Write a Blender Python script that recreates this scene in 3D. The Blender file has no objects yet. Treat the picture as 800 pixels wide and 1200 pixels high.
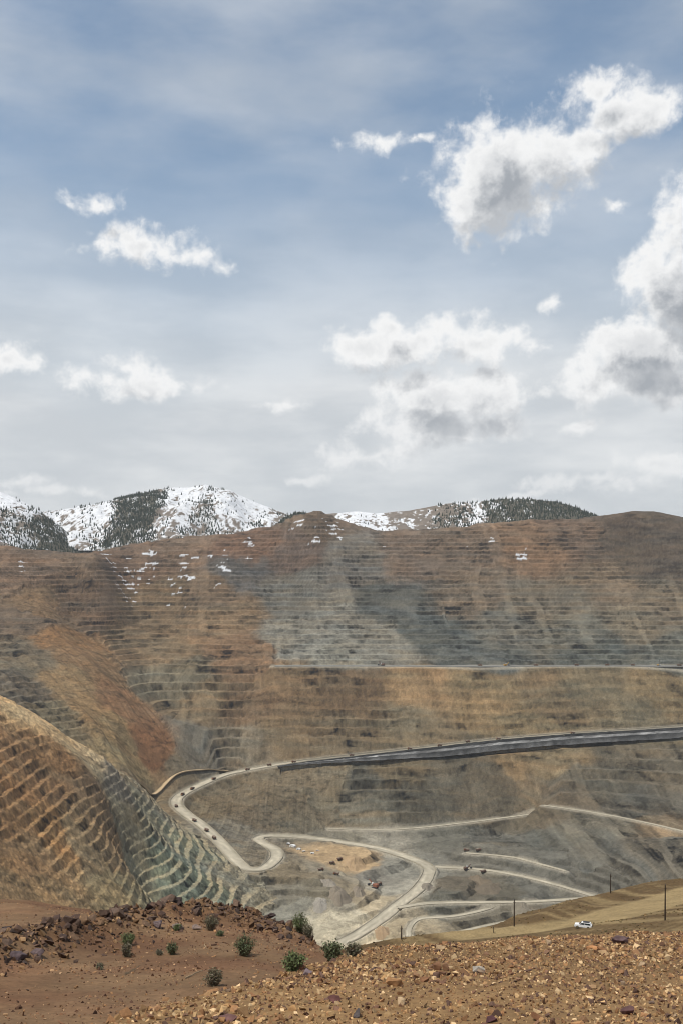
import bpy, bmesh, math, random
import numpy as np
from mathutils import Vector, Matrix

# ------------------------------------------------------------------ camera, sky, sun, exposure
SC = bpy.context.scene
COL = SC.collection
F, CX, HY = 1167.0, 400.0, 680.0          # lens of the photograph: focal length, centre and eye level in its pixels

def at(px, py, Y):
    """point seen at (px, py) in the photograph standing Y metres away (eye at the origin)"""
    return ((px - CX) / F * Y, Y, (HY - py) / F * Y)

cam_d = bpy.data.cameras.new('camera')
cam = bpy.data.objects.new('camera', cam_d)
COL.objects.link(cam)
cam.location = (0, 0, 0)
cam.rotation_euler = (math.radians(90), 0, 0)
cam_d.sensor_fit = 'HORIZONTAL'
cam_d.sensor_width = 24.0
cam_d.lens = 24.0 * F / 800.0
cam_d.shift_y = 80.0 / 800.0
cam_d.clip_start = 0.1
cam_d.clip_end = 40000
SC.camera = cam

SUN_EL, SUN_AZ = math.radians(65), math.radians(-130)     # azimuth measured from +Y towards +X
sun_dir = Vector((math.sin(SUN_AZ) * math.cos(SUN_EL), math.cos(SUN_AZ) * math.cos(SUN_EL), math.sin(SUN_EL)))
sun_d = bpy.data.lights.new('sun', 'SUN')
sun_d.energy = 3.7
sun_d.angle = math.radians(0.6)
sun_d.color = (1.0, 0.94, 0.83)
sun = bpy.data.objects.new('sun', sun_d)
COL.objects.link(sun)
sun.rotation_euler = (-sun_dir).to_track_quat('-Z', 'Y').to_euler()

SC.view_settings.view_transform = 'Standard'
SC.view_settings.look = 'None'
SC.view_settings.exposure = 0.0
SC.view_settings.gamma = 1.0
SC.view_settings.use_curve_mapping = False
SC.cycles.max_bounces = 4
SC.cycles.diffuse_bounces = 2
SC.cycles.glossy_bounces = 1
SC.cycles.volume_bounces = 0
SC.cycles.use_denoising = True
SC.cycles.filter_width = 1.0
#WORLD_BEGIN
world = bpy.data.worlds.new('World')
SC.world = world
world.use_nodes = True
wt = world.node_tree
world.cycles.sampling_method = 'MANUAL'
world.cycles.sample_map_resolution = 256
for n in list(wt.nodes): wt.nodes.remove(n)

# cumulus: heaps given by direction and angular size, broken up by noise (group used twice: for cover and for self-shading)
HEAPS = [(590, 200, 80, 62), (562, 240, 56, 42), (640, 190, 58, 52), (548, 268, 26, 24), (735, 125, 72, 30), (705, 100, 34, 18), (682, 165, 32, 28), (444, 166, 30, 9), (486, 166, 18, 5),
         (112, 230, 28, 13), (170, 290, 72, 22), (152, 278, 36, 20), (215, 302, 48, 14), (478, 402, 88, 26), (455, 388, 36, 20), (560, 402, 56, 24), (425, 405, 46, 16), (622, 414, 24, 12),
         (545, 468, 84, 30), (500, 498, 70, 24), (440, 535, 56, 18), (570, 500, 50, 14), (480, 455, 40, 20), (792, 340, 62, 66), (758, 410, 70, 42), (705, 448, 44, 26), (775, 452, 84, 24),
         (836, 296, 72, 80), (870, 400, 100, 80), (648, 357, 12, 13), (18, 424, 36, 12), (150, 448, 80, 18), (150, 432, 46, 14), (345, 478, 36, 8), (12, 566, 36, 9), (350, 562, 22, 7), (700, 568, 90, 12),
         (768, 548, 64, 16), (668, 500, 26, 8), (720, 235, 22, 9), (60, 578, 60, 6), (600, 585, 50, 6)]
_r = random.Random(5)
EXTRA = []
for k in range(16):
    az, el = _r.uniform(32, 328), _r.uniform(9, 50)
    EXTRA.append((az, el, _r.uniform(4, 9), _r.uniform(2, 4)))
cg = bpy.data.node_groups.new('cumulus_density', 'ShaderNodeTree')
cg.interface.new_socket('Direction', in_out='INPUT', socket_type='NodeSocketVector')
cg.interface.new_socket('Density', in_out='OUTPUT', socket_type='NodeSocketFloat')
gi = cg.nodes.new('NodeGroupInput'); go = cg.nodes.new('NodeGroupOutput')
def gmath(op, a, b=None, tree=None):
    tree = tree or cg
    n = tree.nodes.new('ShaderNodeMath'); n.operation = op
    for i, v in enumerate((a, b)):
        if v is None: continue
        if isinstance(v, (int, float)): n.inputs[i].default_value = v
        else: tree.links.new(v, n.inputs[i])
    return n.outputs[0]
def gnoise(vec, scale, detail, rough, tree, out='Fac', lac=2.0):
    n = tree.nodes.new('ShaderNodeTexNoise'); n.inputs['Scale'].default_value = scale; n.inputs['Detail'].default_value = detail
    n.inputs['Roughness'].default_value = rough; n.inputs['Lacunarity'].default_value = lac
    tree.links.new(vec, n.inputs['Vector']); return n.outputs[out]
wn = gnoise(gi.outputs[0], 14.0, 3, 0.55, cg, 'Color')
sub = cg.nodes.new('ShaderNodeVectorMath'); sub.operation = 'SUBTRACT'; cg.links.new(wn, sub.inputs[0]); sub.inputs[1].default_value = (0.5, 0.5, 0.5)
mad = cg.nodes.new('ShaderNodeVectorMath'); mad.operation = 'MULTIPLY_ADD'; cg.links.new(sub.outputs[0], mad.inputs[0]); mad.inputs[1].default_value = (0.036, 0.036, 0.036); cg.links.new(gi.outputs[0], mad.inputs[2])
heap = None
def add_heap(c, w, h):
    global heap
    c = Vector(c).normalized()
    az = math.atan2(c.x, c.y); el = math.asin(c.z)
    mp = cg.nodes.new('ShaderNodeMapping'); mp.vector_type = 'TEXTURE'
    mp.inputs['Location'].default_value = c
    mp.inputs['Rotation'].default_value = (el, 0, -az)
    mp.inputs['Scale'].default_value = (w, 0.5, h)
    cg.links.new(mad.outputs[0], mp.inputs['Vector'])
    ln = cg.nodes.new('ShaderNodeVectorMath'); ln.operation = 'LENGTH'; cg.links.new(mp.outputs[0], ln.inputs[0])
    v = gmath('SUBTRACT', 1.0, ln.outputs['Value'])
    v = gmath('MULTIPLY', v, min(1.0, 0.25 + h / 0.045))
    heap = v if heap is None else gmath('MAXIMUM', heap, v)
for px, py, w, h in HEAPS:
    d = at(px, py, 1.0); ln_ = math.sqrt(d[0] ** 2 + 1 + d[2] ** 2)
    add_heap(d, 1.12 * w / F / ln_, 1.12 * h / F / ln_)
for az, el, w, h in EXTRA:
    az, el = math.radians(az), math.radians(el)
    add_heap((math.sin(az) * math.cos(el), math.cos(az) * math.cos(el), math.sin(el)), math.radians(w), math.radians(h))
fb = gnoise(gi.outputs[0], 24.0, 9, 0.57, cg)
fb2 = gnoise(mad.outputs[0], 80.0, 5, 0.6, cg)
nn = gmath('ADD', gmath('MULTIPLY', gmath('SUBTRACT', fb, 0.5), 1.9), gmath('MULTIPLY', gmath('SUBTRACT', fb2, 0.5), 0.75))
hp = gmath('MAXIMUM', heap, -2.0)
dn = gmath('ADD', hp, nn)
cg.links.new(dn, go.inputs[0])

tc = wt.nodes.new('ShaderNodeTexCoord'); D = tc.outputs['Generated']
sky = wt.nodes.new('ShaderNodeTexSky')
sky.sky_type = 'NISHITA'
sky.sun_disc = False
sky.sun_elevation = SUN_EL
sky.sun_rotation = SUN_AZ
sky.altitude = 800
sky.air_density = 1.15
sky.ozone_density = 0.0
def wgroup(vec):
    g = wt.nodes.new('ShaderNodeGroup'); g.node_tree = cg; wt.links.new(vec, g.inputs[0]); return g.outputs[0]
def shift(vec):
    v = wt.nodes.new('ShaderNodeVectorMath'); v.operation = 'ADD'; wt.links.new(D, v.inputs[0]); v.inputs[1].default_value = vec; return v.outputs[0]
def wmap(v, a, b, c=0.0, d=1.0, kind='SMOOTHSTEP'):
    n = wt.nodes.new('ShaderNodeMapRange'); n.interpolation_type = kind
    for i, x in zip(('From Min', 'From Max', 'To Min', 'To Max'), (a, b, c, d)): n.inputs[i].default_value = x
    wt.links.new(v, n.inputs['Value']); return n.outputs[0]
def wmix(f, a, b):
    n = wt.nodes.new('ShaderNodeMix'); n.data_type = 'RGBA'
    wt.links.new(f, n.inputs['Factor'])
    for s_, v in ((n.inputs['A'], a), (n.inputs['B'], b)):
        if isinstance(v, tuple): s_.default_value = (*v, 1)
        else: wt.links.new(v, s_)
    return n.outputs['Result']
d1 = wgroup(D)
d2 = wgroup(shift((-0.010, 0.0, 0.026)))
cover = wmap(d1, -0.10, 0.48)
thick = gmath('ADD', gmath('MULTIPLY', wmap(d1, 0.3, 1.1), 0.35, wt), gmath('MULTIPLY', wmap(d2, 0.12, 0.85), 0.75, wt), wt)
CW, CG = (9.6, 9.6, 9.55), (3.7, 3.95, 4.3)
cloud_col = wmix(thick, CW, CG)
# high thin veil: thick towards the horizon, torn into bands higher up
sep = wt.nodes.new('ShaderNodeSeparateXYZ'); wt.links.new(D, sep.inputs[0])
el = sep.outputs['Z']
stm = wt.nodes.new('ShaderNodeMapping'); stm.inputs['Rotation'].default_value = (0, math.radians(-14), 0); stm.inputs['Scale'].default_value = (1.0, 1.0, 2.6); stm.inputs['Location'].default_value = (1.15, 0.4, 0.3); wt.links.new(D, stm.inputs['Vector'])
ci = gnoise(stm.outputs[0], 3.2, 9, 0.52, wt)
veil = gmath('ADD', wmap(el, 0.13, 0.43, 0.95, 0.13), gmath('MULTIPLY', wmap(ci, 0.36, 0.66), wmap(el, 0.28, 0.44, 0.10, 0.46), wt), wt)
veil = gmath('MINIMUM', veil, 0.96, wt)
tint = wt.nodes.new('ShaderNodeVectorMath'); tint.operation = 'MULTIPLY'; wt.links.new(sky.outputs[0], tint.inputs[0]); tint.inputs[1].default_value = (1.0, 1.17, 1.2)
lowc = wt.nodes.new('ShaderNodeMapping'); lowc.inputs['Scale'].default_value = (1.0, 1.0, 3.4); wt.links.new(D, lowc.inputs['Vector'])
soft = wmap(gnoise(lowc.outputs[0], 5.0, 8, 0.55, wt), 0.36, 0.68)
skyv = wmix(veil, tint.outputs[0], wmix(soft, (6.1, 6.4, 6.7), (7.9, 8.05, 8.15)))
cov2 = gmath('MULTIPLY', cover, wmap(el, 0.06, 0.22, 0.55, 0.98), wt)
final = wmix(cov2, skyv, cloud_col)
bg = wt.nodes.new('ShaderNodeBackground')
bg.inputs['Strength'].default_value = 0.1
wo = wt.nodes.new('ShaderNodeOutputWorld')
wt.links.new(final, bg.inputs[0])
wt.links.new(bg.outputs[0], wo.inputs[0])
#WORLD_END

# ------------------------------------------------------------------ helpers
rng = np.random.default_rng(7)
random.seed(7)

def lin(c):
    c = np.asarray(c, float) / 255.0
    return np.where(c <= 0.04045, c / 12.92, ((c + 0.055) / 1.055) ** 2.4)

def hash2(ix, iy, seed):
    h = (ix.astype(np.int64) * 374761393 + iy.astype(np.int64) * 668265263 + seed * 1274126177) & 0xffffffff
    h = ((h ^ (h >> 13)) * 1103515245) & 0xffffffff
    h = ((h ^ (h >> 16)) * 2654435761) & 0xffffffff
    return ((h ^ (h >> 15)) & 0xffffff) / float(0xffffff)

def vnoise(x, y, seed=0):
    ix, iy = np.floor(x), np.floor(y)
    fx, fy = x - ix, y - iy
    fx = fx * fx * (3 - 2 * fx); fy = fy * fy * (3 - 2 * fy)
    ix = ix.astype(np.int64); iy = iy.astype(np.int64)
    a = hash2(ix, iy, seed); b = hash2(ix + 1, iy, seed)
    c = hash2(ix, iy + 1, seed); d = hash2(ix + 1, iy + 1, seed)
    return ((a + (b - a) * fx) + ((c + (d - c) * fx) - (a + (b - a) * fx)) * fy) * 2 - 1

def fbm(x, y, octaves=4, seed=0, gain=0.5):
    s = np.zeros_like(x, dtype=float); amp = 1.0; tot = 0
    for o in range(octaves):
        c, sn = math.cos(o * 0.7), math.sin(o * 0.7)
        s += amp * vnoise((c * x - sn * y) * 2 ** o + o * 17.3, (sn * x + c * y) * 2 ** o - o * 9.1, seed + o)
        tot += amp; amp *= gain
    return s / tot

def smooth(a, b, x):
    t = np.clip((x - a) / (b - a), 0, 1)
    return t * t * (3 - 2 * t)

class RBF:
    """smooth surface through scattered points (multiquadric)"""
    def __init__(self, pts, vals, c, reg=1e-4):
        self.p = np.asarray(pts, float); v = np.asarray(vals, float)
        self.c = c; n = len(self.p)
        d = np.sqrt(((self.p[:, None] - self.p[None]) ** 2).sum(-1) + c * c)
        A = np.zeros((n + 3, n + 3))
        A[:n, :n] = d - reg * np.eye(n) * d.max() * 0.2
        A[:n, n] = 1; A[:n, n + 1:] = self.p; A[n, :n] = 1; A[n + 1:, :n] = self.p.T
        self.w = np.linalg.solve(A, np.concatenate([v, [0, 0, 0]]))
    def __call__(self, x, y):
        sh = x.shape; x = x.ravel(); y = y.ravel()
        out = self.w[-3] + self.w[-2] * x + self.w[-1] * y
        for (px, py), w in zip(self.p, self.w[:-3]):
            out = out + w * np.sqrt((x - px) ** 2 + (y - py) ** 2 + self.c ** 2)
        return out.reshape(sh)

def poly_dist(x, y, P):
    """distance to a polyline, interpolated height there, side (+ = left of its direction), run along it"""
    P = np.asarray(P, float)
    best = np.full(x.shape, 1e18); zz = np.zeros(x.shape); side = np.zeros(x.shape); run = np.zeros(x.shape)
    acc = 0.0
    for a, b in zip(P[:-1], P[1:]):
        d = b[:2] - a[:2]; L2 = (d ** 2).sum(); L = math.sqrt(L2)
        t = np.clip(((x - a[0]) * d[0] + (y - a[1]) * d[1]) / L2, 0, 1)
        dd = (x - a[0] - t * d[0]) ** 2 + (y - a[1] - t * d[1]) ** 2
        m = dd < best
        best = np.where(m, dd, best)
        if P.shape[1] > 2: zz = np.where(m, a[2] + t * (b[2] - a[2]), zz)
        side = np.where(m, d[0] * (y - a[1]) - d[1] * (x - a[0]), side)
        run = np.where(m, acc + t * L, run)
        acc += L
    return np.sqrt(best), zz, np.sign(side), run

def spline(P, step):
    """Catmull-Rom through P, resampled every step metres"""
    P = np.asarray(P, float)
    Q = np.vstack([2 * P[0] - P[1], P, 2 * P[-1] - P[-2]])
    out = []
    for i in range(1, len(Q) - 2):
        p0, p1, p2, p3 = Q[i - 1], Q[i], Q[i + 1], Q[i + 2]
        n = max(2, int(np.linalg.norm(p2 - p1) / step))
        for t in np.arange(n) / n:
            out.append(0.5 * (2 * p1 + (p2 - p0) * t + (2 * p0 - 5 * p1 + 4 * p2 - p3) * t * t + (3 * p1 - p0 - 3 * p2 + p3) * t ** 3))
    out.append(P[-1])
    return np.array(out)

def new_mesh(name, V, Fc, mat=None, col=None, smooth_shade=False, extra=None):
    """mesh data from numpy arrays; Fc is an (n,3) or (n,4) index array"""
    V = np.ascontiguousarray(V, np.float32); Fc = np.ascontiguousarray(Fc, np.int32)
    me = bpy.data.meshes.new(name)
    n, k = Fc.shape
    me.vertices.add(len(V)); me.vertices.foreach_set('co', V.ravel())
    me.loops.add(n * k); me.loops.foreach_set('vertex_index', Fc.ravel())
    me.polygons.add(n); me.polygons.foreach_set('loop_start', np.arange(0, n * k, k, dtype=np.int32))
    me.polygons.foreach_set('loop_total', np.full(n, k, np.int32))
    me.polygons.foreach_set('use_smooth', np.full(n, smooth_shade, bool))
    if col is not None:
        a = me.attributes.new('albedo', 'FLOAT_COLOR', 'POINT')
        c4 = np.ones((len(V), 4), np.float32); c4[:, :3] = col
        a.data.foreach_set('color', c4.ravel())
    for nm, arr in (extra or {}).items():
        a = me.attributes.new(nm, 'FLOAT', 'POINT'); a.data.foreach_set('value', np.ascontiguousarray(arr, np.float32))
    if mat: me.materials.append(mat)
    me.update(calc_edges=True)
    return me

def link(name, data, parent=None, kind=None, label=None, cat=None, group=None, loc=None):
    o = bpy.data.objects.new(name, data)
    COL.objects.link(o)
    if parent: o.parent = parent
    if kind: o['kind'] = kind
    if label: o['label'] = label
    if cat: o['category'] = cat
    if group: o['group'] = group
    if loc is not None: o.location = loc
    return o

def sub_mesh(name, V, Fc, sel, mat, col, smooth_shade=False, extra=None):
    f = Fc[sel]
    u, inv = np.unique(f, return_inverse=True)
    return new_mesh(name, V[u], inv.reshape(f.shape), mat, None if col is None else col[u], smooth_shade,
                    {k: v[u] for k, v in (extra or {}).items()})

def grid_faces(nr, nc):
    i = np.arange(nr * nc).reshape(nr, nc)
    return np.stack([i[:-1, :-1], i[:-1, 1:], i[1:, 1:], i[1:, :-1]], -1).reshape(-1, 4)

# ------------------------------------------------------------------ materials
def mat_new(name):
    m = bpy.data.materials.new(name); m.use_nodes = True
    nt = m.node_tree
    b = nt.nodes['Principled BSDF']
    b.inputs['Roughness'].default_value = 0.95
    b.inputs['Specular IOR Level'].default_value = 0.15
    return m, nt, b

def mat_ground(name, s1, s2, amt1=0.35, amt2=0.3, bump=0.6, bdist=1.0, attr=True, base=(0.2, 0.15, 0.1)):
    """rock and earth: colour from the zone attribute, broken up by two noises; fine relief by bump"""
    m, nt, b = mat_new(name)
    N, L = nt.nodes, nt.links
    geo = N.new('ShaderNodeNewGeometry')
    if attr:
        a = N.new('ShaderNodeAttribute'); a.attribute_name = 'albedo'; src = a.outputs['Color']
    else:
        a = N.new('ShaderNodeRGB'); a.outputs[0].default_value = (*base, 1); src = a.outputs[0]
    n1 = N.new('ShaderNodeTexNoise'); n1.inputs['Scale'].default_value = s1; n1.inputs['Detail'].default_value = 6; n1.inputs['Roughness'].default_value = 0.65
    n2 = N.new('ShaderNodeTexNoise'); n2.inputs['Scale'].default_value = s2; n2.inputs['Detail'].default_value = 4; n2.inputs['Roughness'].default_value = 0.7
    for n in (n1, n2): L.new(geo.outputs['Position'], n.inputs['Vector'])
    def rng_(src, amt):
        r = N.new('ShaderNodeMapRange'); r.inputs['From Min'].default_value = 0.25; r.inputs['From Max'].default_value = 0.75
        r.inputs['To Min'].default_value = 1 - amt; r.inputs['To Max'].default_value = 1 + amt
        L.new(src, r.inputs['Value']); return r.outputs[0]
    mu = N.new('ShaderNodeMath'); mu.operation = 'MULTIPLY'
    L.new(rng_(n1.outputs['Fac'], amt1), mu.inputs[0]); L.new(rng_(n2.outputs['Fac'], amt2), mu.inputs[1])
    vm = N.new('ShaderNodeVectorMath'); vm.operation = 'SCALE'
    L.new(src, vm.inputs[0]); L.new(mu.outputs[0], vm.inputs['Scale'])
    L.new(vm.outputs[0], b.inputs['Base Color'])
    bp = N.new('ShaderNodeBump'); bp.inputs['Strength'].default_value = bump; bp.inputs['Distance'].default_value = bdist
    L.new(n2.outputs['Fac'], bp.inputs['Height']); L.new(bp.outputs[0], b.inputs['Normal'])
    return m

def mat_flat(name, color, rough=0.8, amt=0.15, scale=3.0, metallic=0.0):
    """painted or worn surface of one colour with slight dirt"""
    m, nt, b = mat_new(name)
    N, L = nt.nodes, nt.links
    tc = N.new('ShaderNodeTexCoord')
    n1 = N.new('ShaderNodeTexNoise'); n1.inputs['Scale'].default_value = scale; n1.inputs['Detail'].default_value = 4
    L.new(tc.outputs['Object'], n1.inputs['Vector'])
    r = N.new('ShaderNodeMapRange'); r.inputs['From Min'].default_value = 0.3; r.inputs['From Max'].default_value = 0.7
    r.inputs['To Min'].default_value = 1 - amt; r.inputs['To Max'].default_value = 1 + amt
    L.new(n1.outputs['Fac'], r.inputs['Value'])
    vm = N.new('ShaderNodeVectorMath'); vm.operation = 'SCALE'; vm.inputs[0].default_value = color
    L.new(r.outputs[0], vm.inputs['Scale']); L.new(vm.outputs[0], b.inputs['Base Color'])
    b.inputs['Roughness'].default_value = rough; b.inputs['Metallic'].default_value = metallic
    return m

M_PIT = mat_ground('pit_rock', 0.03, 0.30, 0.20, 0.42, 0.8, 2.0)
M_HILL = mat_ground('hillside_earth', 0.6, 6.0, 0.18, 0.30, 0.7, 0.05)
M_TERR = mat_ground('terrace_earth', 0.12, 1.3, 0.28, 0.38, 0.8, 0.5)
M_MTN = mat_ground('mountain_ground', 0.01, 0.05, 0.12, 0.2, 0.4, 6.0)
M_ROAD = mat_ground('haul_road_dust', 0.03, 0.3, 0.12, 0.12, 0.3, 0.3)

# ------------------------------------------------------------------ the pit: base surface
ROADS = {}
def road(name, pts, half):
    ROADS[name] = (spline([at(*p) for p in pts], 12.0), half)
zb = -298.0
ROADS['bench_road'] = (np.array([((px - CX) / F * 3450.0, 3450.0 + 6 * math.sin(px * .02), zb) for px in range(322, 1100, 6)]), 13.0)
road('haul_road', [(1010, 828, 3330), (900, 843, 3295), (800, 852, 3265), (670, 860, 3240), (583, 867, 3225), (510, 875, 3205), (430, 884, 3185), (350, 893, 3165),
    (300, 901, 3140), (265, 908, 3110), (235, 920, 3040), (212, 932, 2960), (207, 942, 2890), (217, 953, 2800), (240, 970, 2700), (262, 992, 2590),
    (280, 1012, 2480), (292, 1019, 2450), (309, 1018, 2460), (323, 1007, 2540), (322, 996, 2630), (308, 988, 2740), (303, 983, 2800), (315, 980, 2840),
    (350, 981, 2850), (400, 987, 2810), (440, 994, 2760), (480, 1006, 2690), (500, 1015, 2630), (502, 1024, 2580), (490, 1042, 2460), (470, 1058, 2370),
    (445, 1078, 2270), (420, 1095, 2190), (400, 1105, 2150)], 17.0)
road('spur_track', [(162, 913, 2800), (180, 910, 2910), (205, 907, 3030), (240, 905, 3105), (268, 904, 3150)], 7.0)
road('floor_road', [(466, 1064, 2325), (500, 1059, 2350), (540, 1058, 2360), (620, 1057, 2380), (700, 1052, 2420)], 9.0)
road('terrace_track', [(505, 1016, 2640), (560, 1019, 2600), (600, 1025, 2560), (650, 1037, 2490), (700, 1052, 2420)], 8.0)
road('upper_terrace_track', [(545, 1000, 2680), (600, 1005, 2640), (640, 1015, 2560), (662, 1021, 2525)], 6.0)
road('foot_track', [(385, 972, 2950), (465, 972, 2950), (540, 965, 2985), (625, 954, 3035)], 6.0)
road('wall_track', [(636, 944, 3010), (710, 955, 2890), (790, 972, 2720), (850, 990, 2550)], 6.0)
road('sump_track', [(478, 1098, 2190), (480, 1086, 2240), (492, 1077, 2290), (530, 1074, 2300), (565, 1067, 2335), (585, 1060, 2370)], 7.0)
road('drift_track', [(540, 1092, 2215), (570, 1085, 2250), (600, 1079, 2280)], 6.0)

CP = []
def cp(*rows): CP.extend(at(*r) for r in rows)
# rim of the far wall and the land behind it
RIM = [(-250, 632), (-100, 636), (0, 640), (60, 646), (105, 648), (140, 640), (170, 634), (200, 630), (270, 625), (325, 613), (345, 604), (372, 598), (395, 607), (420, 616), (450, 621), (520, 619),
       (580, 611), (640, 609), (690, 606), (715, 603), (740, 599), (765, 599), (785, 603), (810, 608), (950, 612), (1100, 610)]
for px, py in RIM:
    Y = 3950 if px > 130 else 3700
    cp((px, py, Y)); x, y, z = at(px, py, Y)
    CP.append((x * 1.1, 4350, z - 50))
# upper far wall
for px in (230, 330, 430, 530, 640, 740, 850, 1000):
    cp((px, 690, 3790 if px < 700 else 3740)); CP.append(((px - CX) / F * 3450, 3450, zb))
cp((740, 640, 3880), (790, 640, 3860))
# left part of the far wall
cp((0, 690, 3560), (0, 740, 3350), (-120, 690, 3500), (-120, 760, 3150), (90, 690, 3650), (150, 690, 3800), (150, 740, 3640), (210, 760, 3560), (280, 780, 3450),
   (200, 820, 3360), (250, 850, 3270), (280, 830, 3330), (225, 890, 3090), (245, 880, 3130), (290, 885, 3180))
# landslide
cp((60, 705, 3520), (40, 760, 3200), (100, 770, 3250), (0, 790, 2950), (70, 810, 3000), (130, 810, 3120), (110, 850, 2880), (160, 850, 3050), (150, 880, 2900), (187, 893, 2985))
# gully behind the left ridge
for x, y, z in ((-760, 2500, -470), (-694, 2700, -500), (-880, 2400, -400), (-640, 2600, -505)): CP.append((x, y, z))
# left wall: a plane dipping to the right, to the ridge
for px, py in ((0, 1040), (0, 980), (0, 920), (0, 870), (-120, 1000), (-120, 850), (100, 1000), (100, 940), (60, 900), (125, 1040), (128, 990), (125, 945), (-250, 950), (60, 980)):
    a, b = (px - CX) / F, (HY - py) / F
    cp((px, py, -933 / (a + b)))
cp((0, 818, 2015), (60, 850, 2137), (105, 882, 2190), (132, 899, 2222), (146, 907, 2450), (156, 911, 2650), (170, 925, 2640), (195, 951, 2690), (210, 966, 2590), (234, 988, 2490), (254, 1006, 2420), (160, 1010, 2080), (165, 1045, 2010), (200, 1000, 2210), (200, 1045, 2080), (250, 1040, 2210), (230, 1010, 2330), (185, 975, 2290), (168, 945, 2390), (285, 1045, 2300), (-120, 780, 1900))
# below the haul road: dump bowl, foot of the far wall
cp((310, 930, 3020), (350, 940, 3000), (370, 972, 2925), (330, 970, 2900), (280, 950, 2940), (260, 935, 2990), (400, 940, 3020), (440, 960, 2980), (520, 930, 3060), (600, 920, 3100), (560, 900, 3150),
   (700, 920, 3060), (700, 890, 3160), (790, 900, 3090), (800, 940, 2900), (560, 950, 3020))
# right side and floor terraces
cp((760, 970, 2760), (800, 985, 2560), (800, 1010, 2350), (740, 985, 2640), (720, 1010, 2520), (690, 960, 2880), (560, 985, 2820), (640, 990, 2740), (900, 1000, 2200), (950, 950, 2500), (900, 920, 2800), (1050, 900, 2600),
   (520, 985, 2840), (480, 985, 2850))
# floor
cp((340, 1030, 2400), (375, 1045, 2330), (345, 1000, 2660), (400, 1005, 2640), (400, 1020, 2560), (430, 1040, 2430), (440, 1060, 2350), (390, 1085, 2215), (360, 1060, 2300), (460, 1090, 2215), (520, 1092, 2200),
   (600, 1085, 2255), (650, 1070, 2330), (560, 1040, 2455), (600, 1045, 2430), (530, 1030, 2500), (700, 1070, 2300), (300, 1062, 2255))
# the near side, out of sight below the viewpoint
for x, y, z in ((-150, 2000, -775), (100, 2000, -785), (300, 2000, -775), (0, 1600, -700), (300, 1600, -680), (600, 1900, -640), (700, 1500, -520), (0, 1200, -600), (300, 1200, -560), (-250, 1300, -640), (-150, 1650, -740),
                (0, 900, -480), (-400, 1000, -470), (400, 900, -430), (-600, 1000, -330), (700, 1000, -380), (1100, 1700, -420), (1300, 2400, -380)): CP.append((x, y, z))
for P, hw in ROADS.values():
    for p in P[::8]: CP.append(tuple(p))
CPa = np.array(CP)
# drop points that nearly coincide
keep = []
for i, p in enumerate(CPa):
    if all((CPa[j, 0] - p[0]) ** 2 + (CPa[j, 1] - p[1]) ** 2 > 35 ** 2 for j in keep): keep.append(i)
CPa = CPa[keep]
base = RBF(CPa[:, :2], CPa[:, 2], 60.0)

us = np.concatenate([np.linspace(-0.62, -0.37, 40, endpoint=False), np.linspace(-0.37, 0.37, 840), np.linspace(0.37, 0.62, 41)[1:]])
ys = np.concatenate([np.linspace(1000, 1400, 24, endpoint=False), np.linspace(1400, 2150, 220, endpoint=False), np.linspace(2150, 4000, 530, endpoint=False), np.linspace(4000, 4350, 16)])
NR, NC = len(ys), len(us)
Yg = np.repeat(ys[:, None], NC, 1); Xg = us[None] * Yg
H0 = base(Xg, Yg)
# the rim of the far wall follows its surveyed outline
ang = (H0 / Yg).max(0)
want = np.interp(us * F + CX, [p[0] for p in RIM], [(HY - p[1]) / F for p in RIM])
H0 = H0 + (want - ang)[None] * Yg * smooth(3250, 3850, Yg)

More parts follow.
